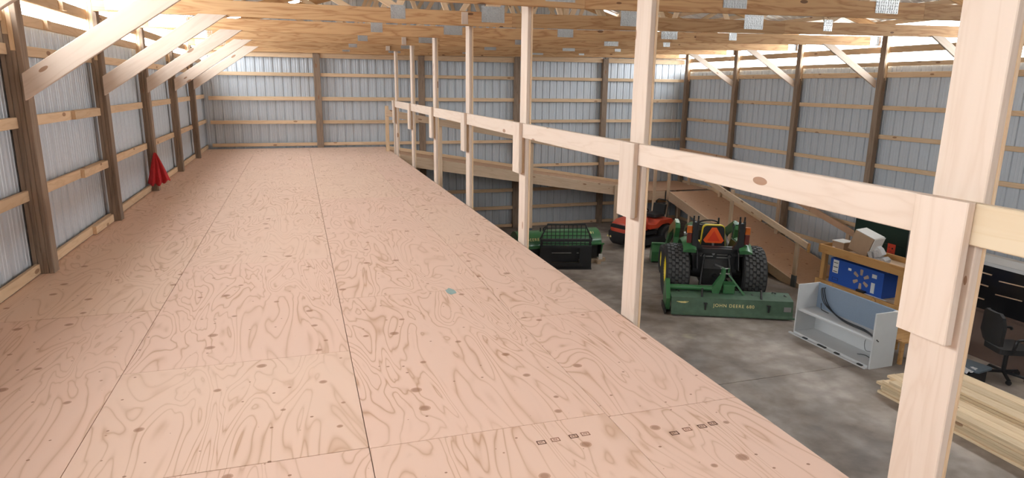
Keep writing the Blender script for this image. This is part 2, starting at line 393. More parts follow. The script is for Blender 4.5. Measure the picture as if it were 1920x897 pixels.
# girts between the posts
LG = [(2.512, 2.60), (3.165, 3.255), (3.786, 3.878), (4.39, 4.48), (4.655, 4.75), (4.87, 4.985)]
RG = [(0.02, 0.11), (0.62, 0.71), (1.22, 1.31), (1.95, 2.04), (2.585, 2.675), (3.20, 3.29), (3.80, 3.89), (4.46, 4.57), (4.69, 4.775), (4.955, 5.085)]
for k in list(KS)[:-1]:
    a, b = lpost_y(k)+0.142, lpost_y(k+1)-0.002
    for z0, z1 in LG:
        lumber('girt', (-0.121, a, (z0+z1)/2), (-0.121, b, (z0+z1)/2), z1-z0, 0.038, 'girt', wl)
    a, b = rpost_y(k)+0.142, rpost_y(k+1)-0.002
    for z0, z1 in RG:
        lumber('girt', (XR+0.121, a, (z0+z1)/2), (XR+0.121, b, (z0+z1)/2), z1-z0, 0.038, 'girt', wr)
# splice blocks seen on the left girts and base board
for y, z, ln in ((1.9, 3.832, 0.95), (1.95, 3.21, 0.95), (1.55, 4.93, 0.12), (2.0, 2.556, 0.75), (1.0, 4.70, 0.10), (4.1, 4.93, 0.1)):
    lumber('girt_block', (-0.082, y-ln/2, z), (-0.082, y+ln/2, z), 0.088, 0.038, 'girt', wl)
BX = [-0.05, 2.61, 5.385, 8.17, 10.96, XR+0.04]
BG = [(0.02, 0.11), (0.57, 0.67), (1.10, 1.20), (1.83, 1.92), (2.555, 2.64), (3.14, 3.23), (3.745, 3.845), (4.37, 4.46)]
for i, x in enumerate(BX):
    if i in (0, 5):
        continue
    vpost('wall_post', x, x+0.17, YB, YB+0.14, 0, 5.02, 'treated', wb)
for i in range(5):
    a = BX[i]+(0.175 if i else 0.06); b = BX[i+1]-0.003
    for z0, z1 in BG: lumber('girt', (a, YB+0.07, (z0+z1)/2), (b, YB+0.07, (z0+z1)/2), z1-z0, 0.038, 'girt', wb)
    dz = 0 if i < 3 else 0.06
    lumber('header', (a, YB+0.07, 4.915+dz), (b, YB+0.07, 4.915+dz), 0.14, 0.038, 'girt', wb)
    lumber('header_cap', (a, YB+0.05, 5.02+dz*1.2), (b, YB+0.05, 5.02+dz*1.2), 0.06, 0.09, 'girt', wb)

# ---------------------------------------------------------------- roof
roof = structure('ceiling', (6.87, 0, 5.6), 'ribbed metal roof on purlins over the trusses')
sl = 0.30; Lh = 7.04+0.05; ang = math.atan(sl)
rm = rib_panel(0.9144, 0, Lh*math.sqrt(1+sl*sl), 'roof_panel', 'roofing', -1)
for i in range(n_pan):
    y = 12.30-0.9144*(i+1)
    for side in (0, 1):
        # local x -> world Y, local z -> up the slope
        if side == 0: Z = V((math.cos(ang), 0, math.sin(ang))); X = V((0,1,0)); o0 = V((-0.17-0.05, y, 5.46-0.05*sl+0.10))
        else: Z = V((-math.cos(ang), 0, math.sin(ang))); X = V((0,-1,0)); o0 = V((13.91+0.05, y+0.9144, 5.46-0.05*sl+0.10))
        Y = Z.cross(X); W = Matrix((X, Y, Z)).transposed().to_4x4(); W.translation = o0
        put('roof_panel', rm, roof, W)
for i in range(12):
    for s in (0, 1):
        d = 0.15 + i*0.60; x = -0.17+d if s == 0 else 13.91-d
        lumber('purlin', (x, YN, 5.46+d*sl+0.045), (x, 12.25, 5.46+d*sl+0.045), 0.089, 0.038, 'girt', roof)

# ---------------------------------------------------------------- roof trusses
def zc(x):   # underside of the bottom chord, with its slight sag
    return 4.965 + (0 if x < 5 else (x-5)*0.0155)
CH = 0.186
NODES = [3.46, 4.73, 6.76, 8.83, 10.2]
PLW = {3.46: 0.19, 4.73: 0.32, 6.76: 0.30, 8.83: 0.34, 10.2: 0.17}
ORD = ['farthest roof truss of orange pine, against the back wall', 'roof truss of orange pine, second from the back wall', 'roof truss of orange pine, third from the back wall',
       'roof truss of orange pine, fourth from the back wall', 'roof truss of orange pine, fifth from the back wall', 'roof truss of orange pine nearest the viewer, cut by the top edge',
       'roof truss overhead in front of the view', 'roof truss overhead above the viewpoint', 'roof truss behind the viewpoint', 'roof truss far behind the viewpoint']
for k in range(-3, 6):
    yl, yr = 2.44*k-0.022, 2.44*k-0.25
    if k == 5: yl, yr = 11.93, 11.93
    def Y(x, yl=yl, yr=yr): return yl + (yr-yl)*x/13.74
    t = thing('roof_truss', ORD[5-k], 'truss', (6.87, Y(6.87), 4.96), 0, 'roof trusses')
    cuts = [-0.02, 5.0, 9.4, 13.76]
    for a, b in zip(cuts[:-1], cuts[1:]):
        lumber('bottom_chord', (a, Y(a), zc(a)+CH/2), (b-0.002, Y(b), zc(b)+CH/2), CH, 0.040, 'truss', t)
    # top chords
    zt = lambda x: 5.46 + min(x+0.17, 13.91-x)*sl - 0.09
    lumber('top_chord', (-0.10, Y(0), zt(-0.10)), (6.86, Y(6.87), zt(6.86)), 0.15, 0.040, 'truss', t)
    lumber('top_chord', (13.84, Y(13.74), zt(13.84)), (6.88, Y(6.87), zt(6.88)), 0.15, 0.040, 'truss', t)
    webs = [(3.46, 2.0), (3.46, 4.15), (4.73, 4.15), (4.73, 6.0), (6.76, 6.0), (6.76, 6.86), (6.76, 7.7), (8.83, 7.7), (8.83, 9.4), (10.2, 9.4), (10.2, 11.6)]
    for a, b in webs:
        za, zb_ = zc(a)+CH, zt(b)-0.07
        lumber('web', (a, Y(a), za), (b, Y(b), zb_), 0.089, 0.038, 'girt', t, (0, 0, 1) if abs(a-b) > 0.3 else (1, 0, 0))
    # nail plates proud of the near face
    def plate(xc, zlo, wd, ht):
        n = put('nail_plate', None, t, Matrix.Translation((xc, Y(xc), zlo)))
        bpy.data.objects.remove(n)
        mb = MB().box((-wd/2, -0.0235, 0), (wd/2, -0.0205, ht))
        nx, nz = max(3, int(wd/0.032)), max(3, int(ht/0.03))
        for i in range(nx):
            for j in range(nz):
                x = -wd/2 + (i+0.5)*wd/nx; z = (j+0.5)*ht/nz
                mb.box((x-0.005, -0.0275, z-0.011), (x+0.005, -0.0235, z+0.011))
        put('nail_plate', mb.mesh('nail_plate', 'plate'), t, Matrix.Translation((xc, Y(xc), zlo)))
    for x in NODES: plate(x, zc(x)+0.055, PLW[x], 0.205 if PLW[x] > 0.25 else 0.17)
    plate(0.42, zc(0)+0.02, 0.62, 0.26) if k < 5 else None
    plate(13.60, zc(13.6)+0.015, 0.24, 0.17)
    # knee braces on the near side of the posts
    if k < 5:
        lumber('knee_brace', (0.005, Y(0)-0.042, 4.13), (1.25, Y(1.2)-0.042, zc(1)+0.015), 0.180, 0.038, 'pine', t, (0,0,1), ends=(0.063, -0.129))
        lumber('knee_brace', (13.735, Y(13.7)-0.042, 4.33), (12.43, Y(12.4)-0.042, zc(12.4)+0.012), 0.135, 0.038, 'pine', t, (0,0,1), ends=(0.036, -0.127))

# ---------------------------------------------------------------- loft deck
deck = thing('loft_deck', 'wide pink plywood loft deck running to the back wall', 'deck', (2.15, 0, H))
lumber('rim_board', (4.385, YN+0.2, H-0.17), (4.385, 11.95, H-0.17), 0.29, 0.04, 'pine', deck)
lumber('rim_board', (-0.02, YN+0.2, H-0.17), (-0.02, 11.95, H-0.17), 0.29, 0.04, 'pine', deck)
for j in range(20):
    y = YN+0.4+j*1.23
    lumber('joist', (0.002, y, H-0.17), (4.36, y, H-0.17), 0.29, 0.038, 'girt', deck)
STR = [(-0.115, 1.08, [-12.1,-8.65,-6.21,-3.77,-1.33,1.11,3.55,5.99,8.43,10.87,11.97]), (1.08, 2.385, [-12.1,-8.65,-6.21,-3.745,-2.52,-0.08,2.36,4.8,7.24,9.68,11.97]),
       (2.385, 3.615, [-12.1,-8.65,-6.21,-3.755,-1.42,1.02,3.46,5.9,8.34,10.78,11.97]), (3.615, 4.405, [-12.1,-8.65,-6.21,-3.79,-2.24,0.2,2.64,5.08,7.52,9.96,11.97])]
for x0, x1, cy_ in STR:
    for a, b in zip(cy_[:-1], cy_[1:]):
        gp = 0.0022; gw = 0.004 if abs(a+3.77) < 0.05 else 0.0018
        wv, lv = (x1-x0)/2-gp, (b-a)/2-gw
        dz = random.uniform(-0.0006, 0.0006)
        # local X along the 8 ft grain
        mb = MB().box((-lv, -wv, -0.02), (lv, wv, dz))
        put('plywood_sheet', mb.mesh('plywood_sheet', 'ply'), deck, Matrix.Translation(((x0+x1)/2, (a+b)/2, H)) @ RZ90)
# grade stamps and a paint spot printed on the boards
def stamp(x, y, s, rot, faint, body):
    mb = MB(); t_ = 0.0045
    a, b = s*0.62, s*0.46
    for q in (((-a,-b),(a,-b+t_)), ((-a,b-t_),(a,b)), ((-a,-b),(-a+t_,b)), ((a-t_,-b),(a,b))):
        mb.box((q[0][0], q[0][1], 0), (q[1][0], q[1][1], 0.0006))
    W = Matrix.Translation((x, y, H+0.0009)) @ Matrix.Rotation(rot, 4, 'Z')
    f = put('grade_stamp', mb.mesh('grade_stamp', 'stamp_f' if faint else 'stamp'), deck, W)
    text('stamp_mark', body, s*0.8, 'stamp_f' if faint else 'stamp', f, Matrix.Translation((x-2.15, y, 0.0012)) @ Matrix.Rotation(rot+math.pi/2, 4, 'Z'), 0.0002)
for x, y, f, b in ((3.187, -3.935, 0, 'S'), (3.262, -3.93, 1, '2'), (3.36, -3.925, 0, '2'), (3.425, -3.92, 1, '2'),
                   (3.857, -4.04, 0, 'S'), (3.94, -4.025, 1, '2'), (4.03, -4.02, 0, '2'), (4.10, -4.01, 0, '2')):
    stamp(x, y, 0.036, 0.0, f, b)
mb = MB(); P_ = [(0.04*math.cos(t*0.52)*(1+0.25*math.sin(3.1*t)), 0.085*math.sin(t*0.52)*(1+0.2*math.cos(2.3*t))) for t in range(12)]
put('paint_spot', mb.prism(P_, 0, 0.0006, 'z').mesh('paint_spot', 'teal'), deck, Matrix.Translation((3.288, -1.46, H+0.0009)))

# ---------------------------------------------------------------- guard rail with its posts
gr = thing('guard_rail', 'pale pine guard rail on tall posts along the loft edge', 'railing', (4.45, 2.6, 0))
PY = [-4.85, -2.385, 0.165, 2.63, 5.06, 7.50, 9.90]
PT = [5.55, 5.55, 5.55, 5.085, 5.078, 5.076, 5.065]
ZR0, ZR1 = 3.655, 3.806
for i, (y, zt_) in enumerate(zip(PY, PT)):
    vpost('post', 4.45, 4.489, y-0.103, y+0.103, 0, zt_, 'pine', gr)
    vpost('post_ply', 4.490, 4.509, y-0.103, y+0.098, 0, zt_-0.02, 'girt', gr)
    vpost('cleat', 4.372, 4.410, y-0.108, y+0.106, 3.275, ZR1+0.004, 'pine', gr)
    vpost('spacer', 4.411, 4.449, y-0.075, y+0.106, 3.275, ZR0-0.002, 'girt', gr)
ends = [-7.3] + PY
for i in range(len(PY)+1):
    a = PY[i-1]+0.0 if i else -9.0
    b = PY[i] if i < len(PY) else None
    if b is None: break
    lumber('rail_board', (4.430, a+0.001, (ZR0+ZR1)/2), (4.430, b-0.001, (ZR0+ZR1)/2), ZR1-ZR0, 0.038, 'pine_y' if i == 0 else 'pine', gr)
lumber('rail_board', (4.430, PY[-1]+0.001, (ZR0+ZR1)/2), (4.430, PY[-1]+0.45, (ZR0+ZR1)/2), ZR1-ZR0, 0.038, 'pine', gr)
vpost('post', 4.45, 4.489, 10.30, 10.40, 0, ZR1-0.02, 'pine', gr)
for x, y, z0, z1 in ((4.34, 2.34, 4.985, 5.14), (4.27, 7.20, 4.975, 5.12), (4.26, 9.62, 4.97, 5.07)):
    vpost('truss_block', x-0.045, x+0.045, y-0.02, y+0.035, z0, z1, 'pine', gr)

# ---------------------------------------------------------------- ramp along the back wall and down the right wall
rp = thing('wooden_ramp', 'long plywood ramp along the back wall turning down the right wall', 'ramp', (12.3, 10.75, 0))
def zbk(x): return 2.236 + (1.39-2.236)/(10.91-5.705)*(x-5.705)
XA, XB_ = 4.43, 11.75
YE = 10.75
segs = [XA, 6.87, 9.31, XB_]
for a, b in zip(segs[:-1], segs[1:]):
    p = [(a+0.002, zbk(a)), (b-0.002, zbk(b)), (b-0.002, zbk(b)-0.02), (a+0.002, zbk(a)-0.02)]
    part('ramp_sheet', MB().prism([(x-12.3, z) for x, z in p], 0.0, 1.21, 'y'), 'rampply', rp)
lumber('rim_board', (XA, YE-0.02, zbk(XA)-0.145), (XB_, YE-0.02, zbk(XB_)-0.145), 0.29, 0.04, 'rampwood', rp)
lumber('rim_board', (XA, 11.94, zbk(XA)-0.17), (XB_, 11.94, zbk(XB_)-0.17), 0.29, 0.04, 'rampwood', rp)
lumber('kerb_board', (XA, 11.92, zbk(XA)+0.05), (XB_, 11.92, zbk(XB_)+0.05), 0.09, 0.03, 'girt', rp)
# landing
ZP = 1.275
part('landing_sheet', MB().box((-0.55, -0.55, ZP-0.02), (1.38, 1.21, ZP)), 'rampply', rp)
lumber('rim_board', (11.76, YE-0.57, ZP-0.145), (12.25, YE-0.57, ZP-0.145), 0.25, 0.04, 'rampwood', rp)
lumber('rim_board', (11.74, YE-0.57, ZP-0.145), (11.74, 11.9, ZP-0.145), 0.25, 0.04, 'rampwood', rp)
# side ramp
YS0, YS1 = 10.18, 3.95
def zsd(y): return max(0.012, ZP + (y-9.95)*0.2165) if y < 9.95 else ZP
ysg = [9.95, 7.9, 5.9, 4.13]
for a, b in zip(ysg[:-1], ysg[1:]):
    p = [(a-0.002-10.75, zsd(a)), (b+0.002-10.75, zsd(b)), (b+0.002-10.75, max(0.0, zsd(b)-0.02)), (a-0.002-10.75, zsd(a)-0.02)]
    part('ramp_sheet', MB().prism(p, 0.0, 1.36, 'x'), 'rampply', rp)
for x in (12.28, 13.68):
    zt0, zt1 = zsd(9.95)-0.002, zsd(4.13)
    pl = [(9.95-10.75, zt0), (4.13-10.75, zt1), (4.13-10.75, 0.0), (5.05-10.75, 0.0), (9.95-10.75, zt0-0.27)]
    part('rim_board', MB().prism(pl, x-12.3-0.02, x-12.3+0.019, 'x'), 'rampwood', rp)
# posts and handrails
def rpost(x, y, z0, z1, wx=0.09, wy=0.04, foot=True, mat='rampwood'):
    p = vpost('post', x-wx/2, x+wx/2, y-wy/2, y+wy/2, z0, z1, mat, rp)
    if foot and z0 < 0.02:
        q = MB().box((x-12.3-wx/2-0.004, y-10.75-wy/2-0.004, 0), (x-12.3+wx/2+0.004, y-10.75+wy/2+0.004, 0.26)); part('post_foot', q, 'basegrey', p)
for x in (5.68, 8.25): rpost(x, YE-0.07, 0.0, zbk(x)+1.02, 0.14, 0.05)
rpost(10.95, YE-0.07, 0.0, zbk(10.95)+0.02, 0.14, 0.05); rpost(4.32, YE-0.1, H+0.004, 3.66, 0.09, 0.04, False, 'girt')
lumber('hand_rail', (4.30, YE-0.125, 3.49), (11.7, YE-0.125, 3.49-(11.7-4.30)*0.1835), 0.17, 0.04, 'rampwood', rp)
for x in (11.87, 12.33):
    rpost(x, YE-0.62, 0, 2.30, 0.09, 0.05)
rpost(12.95, 10.5, 0, ZP-0.03, 0.09, 0.09, False)
for y in (8.95,): rpost(12.33, y, 0, zsd(y)-0.03, 0.05, 0.09, False)
for y, zt_ in ((7.0, 1.77), (4.62, 1.13)): rpost(12.24, y, 0, zt_, 0.04, 0.115)
lumber('hand_rail', (12.20, 10.1, 2.30), (12.20, 9.4, 2.17), 0.12, 0.04, 'rampply', rp)
lumber('hand_rail', (12.20, 9.38, 2.17), (12.20, 4.28, 0.99), 0.135, 0.04, 'rampwood', rp)
vpost('rail_block', 12.20, 12.24, 4.24, 4.29, 0.86, 1.05, 'bench', rp)
lumber('hand_rail', (13.50, 11.5, 2.33), (13.50, 9.2, 2.30), 0.10, 0.04, 'rampply', rp)
lumber('hand_rail', (13.50, 9.2, 2.29), (13.50, 4.25, 1.12), 0.135, 0.04, 'rampply', rp)
for y in (11.0, 9.4, 6.9, 4.6): rpost(13.56, y, zsd(y)+0.002, zsd(y)+1.0, 0.05, 0.09, False)
lumber('kerb_board', (13.66, 9.9, zsd(9.9)+0.06), (13.66, 7.6, zsd(7.6)+0.06), 0.10, 0.03, 'girt', rp)

# ---------------------------------------------------------------- red cloth hung on a post
cl = MB(); n, m_ = 22, 12
for j in range(m_+1):
    t = j/m_
    for i in range(n+1):
        s_ = i/n-0.5
        wdt = 0.03+0.29*t**0.9
        x = s_*wdt + 0.03*t; y = -0.035*math.sin(s_*19+t*2)*t - 0.02*(1-abs(2*s_))*t
        z = 0.50*(1-t) + 0.07*abs(s_)*t*2.0*(1 if s_ > 0 else 0.1) + 0.02*math.sin(s_*23)*t
        cl.v.append((x, y, z))
for j in range(m_):
    for i in range(n): cl.f.append((j*(n+1)+i, j*(n+1)+i+1, (j+1)*(n+1)+i+1, (j+1)*(n+1)+i))
rc = tag(put('cloth', cl.mesh('cloth', 'cloth', True), None, Matrix.Translation((0.0, 4.82, 2.61)) @ Matrix.Rotation(0.35, 4, 'Z')), 'red cloth hanging from a left wall post', 'cloth')
sm = rc.modifiers.new('thickness', 'SOLIDIFY'); sm.thickness = 0.006

# ---------------------------------------------------------------- tractor
TA = math.radians(-24); TO = (10.0, 4.42, 0)
tr = thing('tractor', 'green compact tractor with wide turf tyres and orange triangle', 'tractor', TO, TA)
def tyre(cx, cy_, r, wd, name, rimr, lugs, rows):
    h = wd/2
    prof = [(-h*0.80, rimr), (-h*0.98, r*0.70), (-h, r*0.82), (-h*0.93, r*0.91), (-h*0.72, r*0.945), (0, r*0.955), (h*0.72, r*0.945), (h*0.93, r*0.91), (h, r*0.82), (h*0.98, r*0.70), (h*0.80, rimr), (0, rimr*0.97)]
    ty = part(name, MB().lathe(prof, (cx, cy_, r), 'x', 48, True), 'rubber', tr, True)
    tb = MB()
    for q in range(rows):
        xc = -h*0.84 + (q+0.5)*(1.68*h)/rows; hw = 0.84*h/rows*0.84
        drop = 0.0 if abs(xc) < h*0.6 else 0.018
        for k in range(lugs):
            a0 = 2*math.pi*(k + (0.5 if q % 2 else 0))/lugs; da = 2*math.pi/lugs*0.36
            vs = []
            for rr in (r*0.93-drop, r-drop):
                for (dx, dt) in ((-hw, -da), (hw, -da*0.8+0.02), (hw, da*0.8+0.02), (-hw, da)):
                    vs.append((cx+xc+dx, cy_+rr*math.cos(a0+dt), r+rr*math.sin(a0+dt)))
            tb.add(vs, [(4,5,6,7), (0,1,5,4), (1,2,6,5), (2,3,7,6), (3,0,4,7)])
    t_ = part('tread', tb, 'lug', ty); t_['kind'] = 'stuff'
    s_ = 1 if cx > 0 else -1
    rim = [(cx+s_*h*0.82, rimr*1.03), (cx+s_*h*0.74, rimr*0.98), (cx+s_*h*0.30, rimr*0.90), (cx+s_*h*0.22, rimr*0.45), (cx+s_*h*0.36, rimr*0.30), (cx+s_*h*0.36, 0.004)]
    part('rim', MB().lathe([(a-0, b) for a, b in rim], (0, cy_, r), 'x', 32), 'yellow', ty, True)
    part('hub', MB().lathe([(cx+s_*h*0.3, 0.001), (cx+s_*h*0.3, 0.07), (cx+s_*h*0.5, 0.06), (cx+s_*h*0.5, 0.001)], (0, cy_, r), 'x', 12), 'iron', ty)
for s_ in (-1, 1):
    tyre(0.74*s_, 0, 0.56, 0.47, 'rear_wheel', 0.30, 30, 6)
    tyre(0.70*s_, 1.72, 0.35, 0.30, 'front_wheel', 0.20, 26, 5)
part('axle_housing', MB().tube([(-0.55,0,0.56),(-0.3,0,0.58),(0.3,0,0.58),(0.55,0,0.56)], [0.09,0.14,0.14,0.09], 12), 'iron', tr, True)
part('transmission', MB().prism([(-0.28,0.36),(0.2,0.32),(1.3,0.40),(1.3,0.72),(0.5,0.88),(-0.2,0.92),(-0.30,0.7)], -0.23, 0.23, 'x'), 'iron', tr)
part('rear_panel', MB().prism([(-0.42,0.62),(0.42,0.62),(0.46,1.0),(0.44,1.13),(-0.44,1.13),(-0.46,1.0)], -0.22, -0.12, 'y'), 'black', tr)
part('front_axle', MB().tube([(-0.6,1.72,0.36),(0.6,1.72,0.36)], 0.06, 10), 'iron', tr)
part('floor_plate', MB().box((-0.50,0.25,0.60),(0.50,1.05,0.64)), 'black', tr)
for s_ in (-1, 1):
    mb = MB(); secs = []
    for k in range(11):
        a = math.radians(130-11.5*k); R = 0.64; yy = R*math.cos(a)*1.02; zz = 0.58+R*1.06*math.sin(a)
        if zz > 1.225: zz = 1.225+ (zz-1.225)*0.25
        secs.append([(s_*0.41, yy*0.97, zz-0.06), (s_*0.41, yy, zz), (s_*0.48, yy*1.01, zz+0.025), (s_*0.58, yy*1.01, zz+0.012), (s_*0.66, yy, zz-0.03), (s_*0.66, yy*0.97, zz-0.05)])
    part('fender', mb.sweep(secs), 'green', tr, True)
    part('fender_side', MB().prism([(-0.55,0.75),(-0.42,1.08),(-0.1,1.23),(0.3,1.2),(0.52,1.0),(0.6,0.65),(0.2,0.62)], s_*0.40, s_*0.385, 'x'), 'black', tr)
# roll bar stubs (folded hoop) and crossbar
rb = MB()
for s_ in (-1, 1):
    c = s_*0.44
    rb.cbox((c-0.058,-0.35,0.98),(c+0.058,-0.25,1.64), 0.012)
    for q in (-0.043, 0.043):
        rb.prism([(-0.37,1.48),(-0.23,1.48),(-0.24,1.64),(-0.27,1.69),(-0.34,1.69),(-0.365,1.64)], c+q-0.012, c+q+0.012, 'x')
        rb.tube([(c+q,-0.30,1.60),(c+q,-0.30,1.765)], 0.016, 6)
    rb.prism([(c-s_*0.05,0.98),(c-s_*0.05,1.30),(s_*0.30,1.15),(s_*0.26,1.08),(s_*0.28,0.98)], -0.345, -0.265, 'y')
rb.cbox((-0.44,-0.345,1.03),(0.44,-0.265,1.12), 0.01)
part('roll_bar', rb, 'black', tr)
for s_ in (-1, 1):
    br = part('lamp', MB().cbox((s_*0.55-0.05,-0.34,1.42),(s_*0.55+0.05,-0.27,1.56),0.012), 'amber', tr)
    part('lamp_lens', MB().cbox((s_*0.55-0.047,-0.335,1.22),(s_*0.55+0.047,-0.275,1.41),0.01), 'dkred', br)
# seat
def rounded(x0, x1, z0, z1, tl, r):
    out = []
    for cx, cz, a0 in ((x1-r-tl, z1-r, 0), (x0+r+tl, z1-r, 90), (x0+0.03, z0+0.03, 180), (x1-0.03, z0+0.03, 270)):
        rr = r if a0 in (0, 90) else 0.03
        for q in range(5): a = math.radians(a0+22.5*q); out.append((cx+rr*math.cos(a), cz+rr*math.sin(a)))
    return out
st = part('seat', MB().prism(rounded(-0.25,0.25,1.02,1.50,0.03,0.08), 0.16, 0.24, 'y'), 'yellow', tr)
part('seat_back_shell', MB().prism(rounded(-0.235,0.24,1.03,1.482,0.03,0.075), 0.145, 0.165, 'y'), 'vinyl', st)
part('seat_cushion', MB().cbox((-0.24,0.24,0.95),(0.24,0.70,1.06),0.04), 'yellow', st)
# slow moving vehicle emblem
sv = MB()
po = [(-0.16,1.135),(0.16,1.135),(0.205,1.19),(0.045,1.455),(-0.045,1.455),(-0.205,1.19)]
em = part('slow_vehicle_sign', sv.prism(po, 0.105, 0.112, 'y'), 'orange', tr)
part('sign_centre', MB().prism([(-0.125,1.175),(0.125,1.175),(0.0,1.39)], 0.1005, 0.106, 'y'), 'redorange', em)
part('sign_bracket', MB().box((-0.02,0.112,1.0),(0.02,0.145,1.25)), 'steel', tr)
# steering, console, hood
sw = part('steering_wheel', MB().tube([(0.20*math.cos(t*math.pi/12), 0.82+0.17*math.sin(t*math.pi/12), 1.40-0.10*math.sin(t*math.pi/12)) for t in range(25)], 0.016, 6, False), 'vinyl', tr, True)
part('spoke', MB().tube([(-0.2,0.82,1.40),(0,0.83,1.37),(0.2,0.82,1.40)], 0.012, 6).tube([(0,0.83,1.37),(0,0.99,1.30)], 0.012, 6), 'vinyl', sw)
part('steering_column', MB().tube([(0,0.83,1.37),(0,1.05,0.8)], [0.03,0.06], 8), 'black', tr)
part('dash', MB().prism([(0.98,0.7),(1.2,0.7),(1.2,1.30),(1.05,1.32),(0.95,1.22)], -0.24, 0.24, 'x'), 'black', tr)
secs = []
for y, w2, zt_, zb_ in ((1.12,0.30,1.26,0.72),(1.5,0.30,1.25,0.70),(2.0,0.285,1.19,0.66),(2.3,0.26,1.10,0.62),(2.38,0.22,1.0,0.62)):
    secs.append([(-w2,y,zb_),(-w2,y,zt_-0.16),(-w2*0.92,y,zt_-0.05),(-w2*0.6,y,zt_),(w2*0.6,y,zt_),(w2*0.92,y,zt_-0.05),(w2,y,zt_-0.16),(w2,y,zb_)])
hd = part('hood', MB().sweep(secs), 'green', tr, True)
part('hood_stripe', MB().box((-0.306,1.2,0.96),(-0.299,1.9,1.0)).box((0.299,1.2,0.96),(0.306,1.9,1.0)), 'yellow', hd)
part('exhaust', MB().tube([(0.34,1.4,0.6),(0.34,1.4,0.9),(0.33,1.38,1.42)], 0.02, 8), 'iron', tr)
# loader: masts, arms, bucket
for s_ in (-1, 1):
    x = s_*0.62
    part('loader_mast', MB().prism([(0.82,0.55),(1.10,0.55),(1.08,1.05),(1.14,1.32),(1.02,1.40),(0.86,1.36),(0.80,1.28),(0.92,1.05)], x-0.05, x+0.05, 'x'), 'green', tr)
    am = part('loader_arm', MB().prism([(0.86,1.38),(1.10,1.42),(1.9,1.10),(2.62,0.42),(2.56,0.28),(1.78,0.96),(1.0,1.27)], x-0.035-s_*0.0, x+0.035, 'x'), 'green', tr)
    part('lift_cylinder', MB().tube([(x-s_*0.08,0.95,0.75),(x-s_*0.08,1.55,0.98)], 0.035, 8).tube([(x-s_*0.08,1.55,0.98),(x-s_*0.08,1.9,1.06)], 0.018, 8), 'steel', am, True)
bk = part('bucket', MB().prism([(2.60,0.05),(2.56,0.30),(2.64,0.50),(2.70,0.50),(2.66,0.30),(2.70,0.10),(3.10,0.05),(3.10,0.02)], -0.93, 0.93, 'x'), 'green', tr)
for s_ in (-1, 1): part('bucket_side', MB().prism([(2.60,0.03),(2.56,0.30),(2.64,0.50),(2.76,0.50),(3.06,0.12),(3.10,0.03)], s_*0.935-0.01, s_*0.935+0.01, 'x'), 'green', bk)
part('bucket_lip', MB().box((-0.94,2.57,0.49),(0.94,2.70,0.515)), 'green', bk)
# valve levers and grab handles on the left fender
part('lever', MB().tube([(-0.50,0.35,1.22),(-0.52,0.33,1.38),(-0.46,0.30,1.44),(-0.40,0.28,1.36),(-0.40,0.25,1.24)], 0.014, 6), 'black', tr, True)
part('lever', MB().tube([(0.42,0.4,1.2),(0.44,0.42,1.42)], 0.01, 6).tube([(0.44,0.42,1.42),(0.44,0.43,1.47)], 0.02, 6), 'black', tr)
part('arm_pad', MB().cbox((-0.55,0.28,1.245),(-0.40,0.46,1.275),0.02), 'steel', tr)
# three point hitch
hi = MB()
for s_ in (-1, 1): hi.tube([(s_*0.22,0.0,0.45),(s_*0.36,-0.75,0.38)], 0.028, 6)
part('lower_link', hi, 'iron', tr)
hb = MB()
for s_ in (-1, 1): hb.tube([(s_*0.24,-0.32,0.95),(s_*0.31,-0.5,0.42)], 0.02, 6)
part('lift_rod', hb, 'iron', tr)
part('top_link', MB().tube([(0.0,-0.25,0.78),(0.06,-0.72,0.84)], 0.018, 6), 'steel', tr)
part('drawbar', MB().tube([(-0.05,-0.22,1.0),(-0.05,-0.26,1.0)], 0.03, 8).box((-0.30,-0.232,0.93),(-0.05,-0.22,0.945)).box((0.02,-0.232,0.97),(0.32,-0.22,0.982)).box((0.02,-0.232,0.91),(0.28,-0.22,0.925)), 'steel', tr)
part('lift_arm', MB().tube([(-0.26,-0.18,0.95),(-0.24,-0.34,0.97)], 0.03, 8).tube([(0.26,-0.18,0.95),(0.24,-0.34,0.97)], 0.03, 8), 'iron', tr)
part('pto_shaft', MB().tube([(0.0,-0.28,0.56),(0.12,-0.85,0.46)], 0.05, 10), 'black', tr)

# ---------------------------------------------------------------- rotary tiller behind the tractor
tl = thing('rotary_tiller', 'worn green rotary tiller lettered in yellow behind the tractor', 'tiller', TO, TA)
x0, x1 = -0.93, 1.29
bx = part('rear_flap', MB().prism([(-1.13,0.335),(-1.11,0.345),(-1.165,0.07),(-1.21,0.035),(-1.22,0.05),(-1.185,0.08)], x0, x1, 'x'), 'green_old', tl)
part('flap_edge', MB().box((x0,-1.225,0.028),(x1+0.03,-1.20,0.055)), 'green_old', bx)
part('top_plate', MB().prism([(-1.13,0.345),(-0.75,0.40),(-0.61,0.36),(-0.61,0.345),(-0.75,0.385),(-1.13,0.33)], x0, x1, 'x'), 'green_old', tl)
part('front_skirt', MB().box((x0,-0.625,0.15),(x1,-0.612,0.35)), 'green_old', tl)
part('chain_case', MB().prism([(-1.05,0.06),(-0.64,0.06),(-0.60,0.25),(-0.66,0.52),(-0.74,0.60),(-0.84,0.60),(-0.92,0.50),(-1.10,0.30)], x0-0.09, x0-0.01, 'x'), 'green', tl)
part('skid', MB().prism([(-1.15,0.0),(-0.64,0.0),(-0.60,0.1),(-0.64,0.12),(-1.12,0.12),(-1.2,0.06)], x0-0.115, x0-0.092, 'x'), 'iron', tl)
part('side_plate', MB().prism([(-1.14,0.05),(-0.62,0.05),(-0.61,0.34),(-0.75,0.40),(-1.10,0.34)], x1, x1+0.012, 'x'), 'green_old', tl)
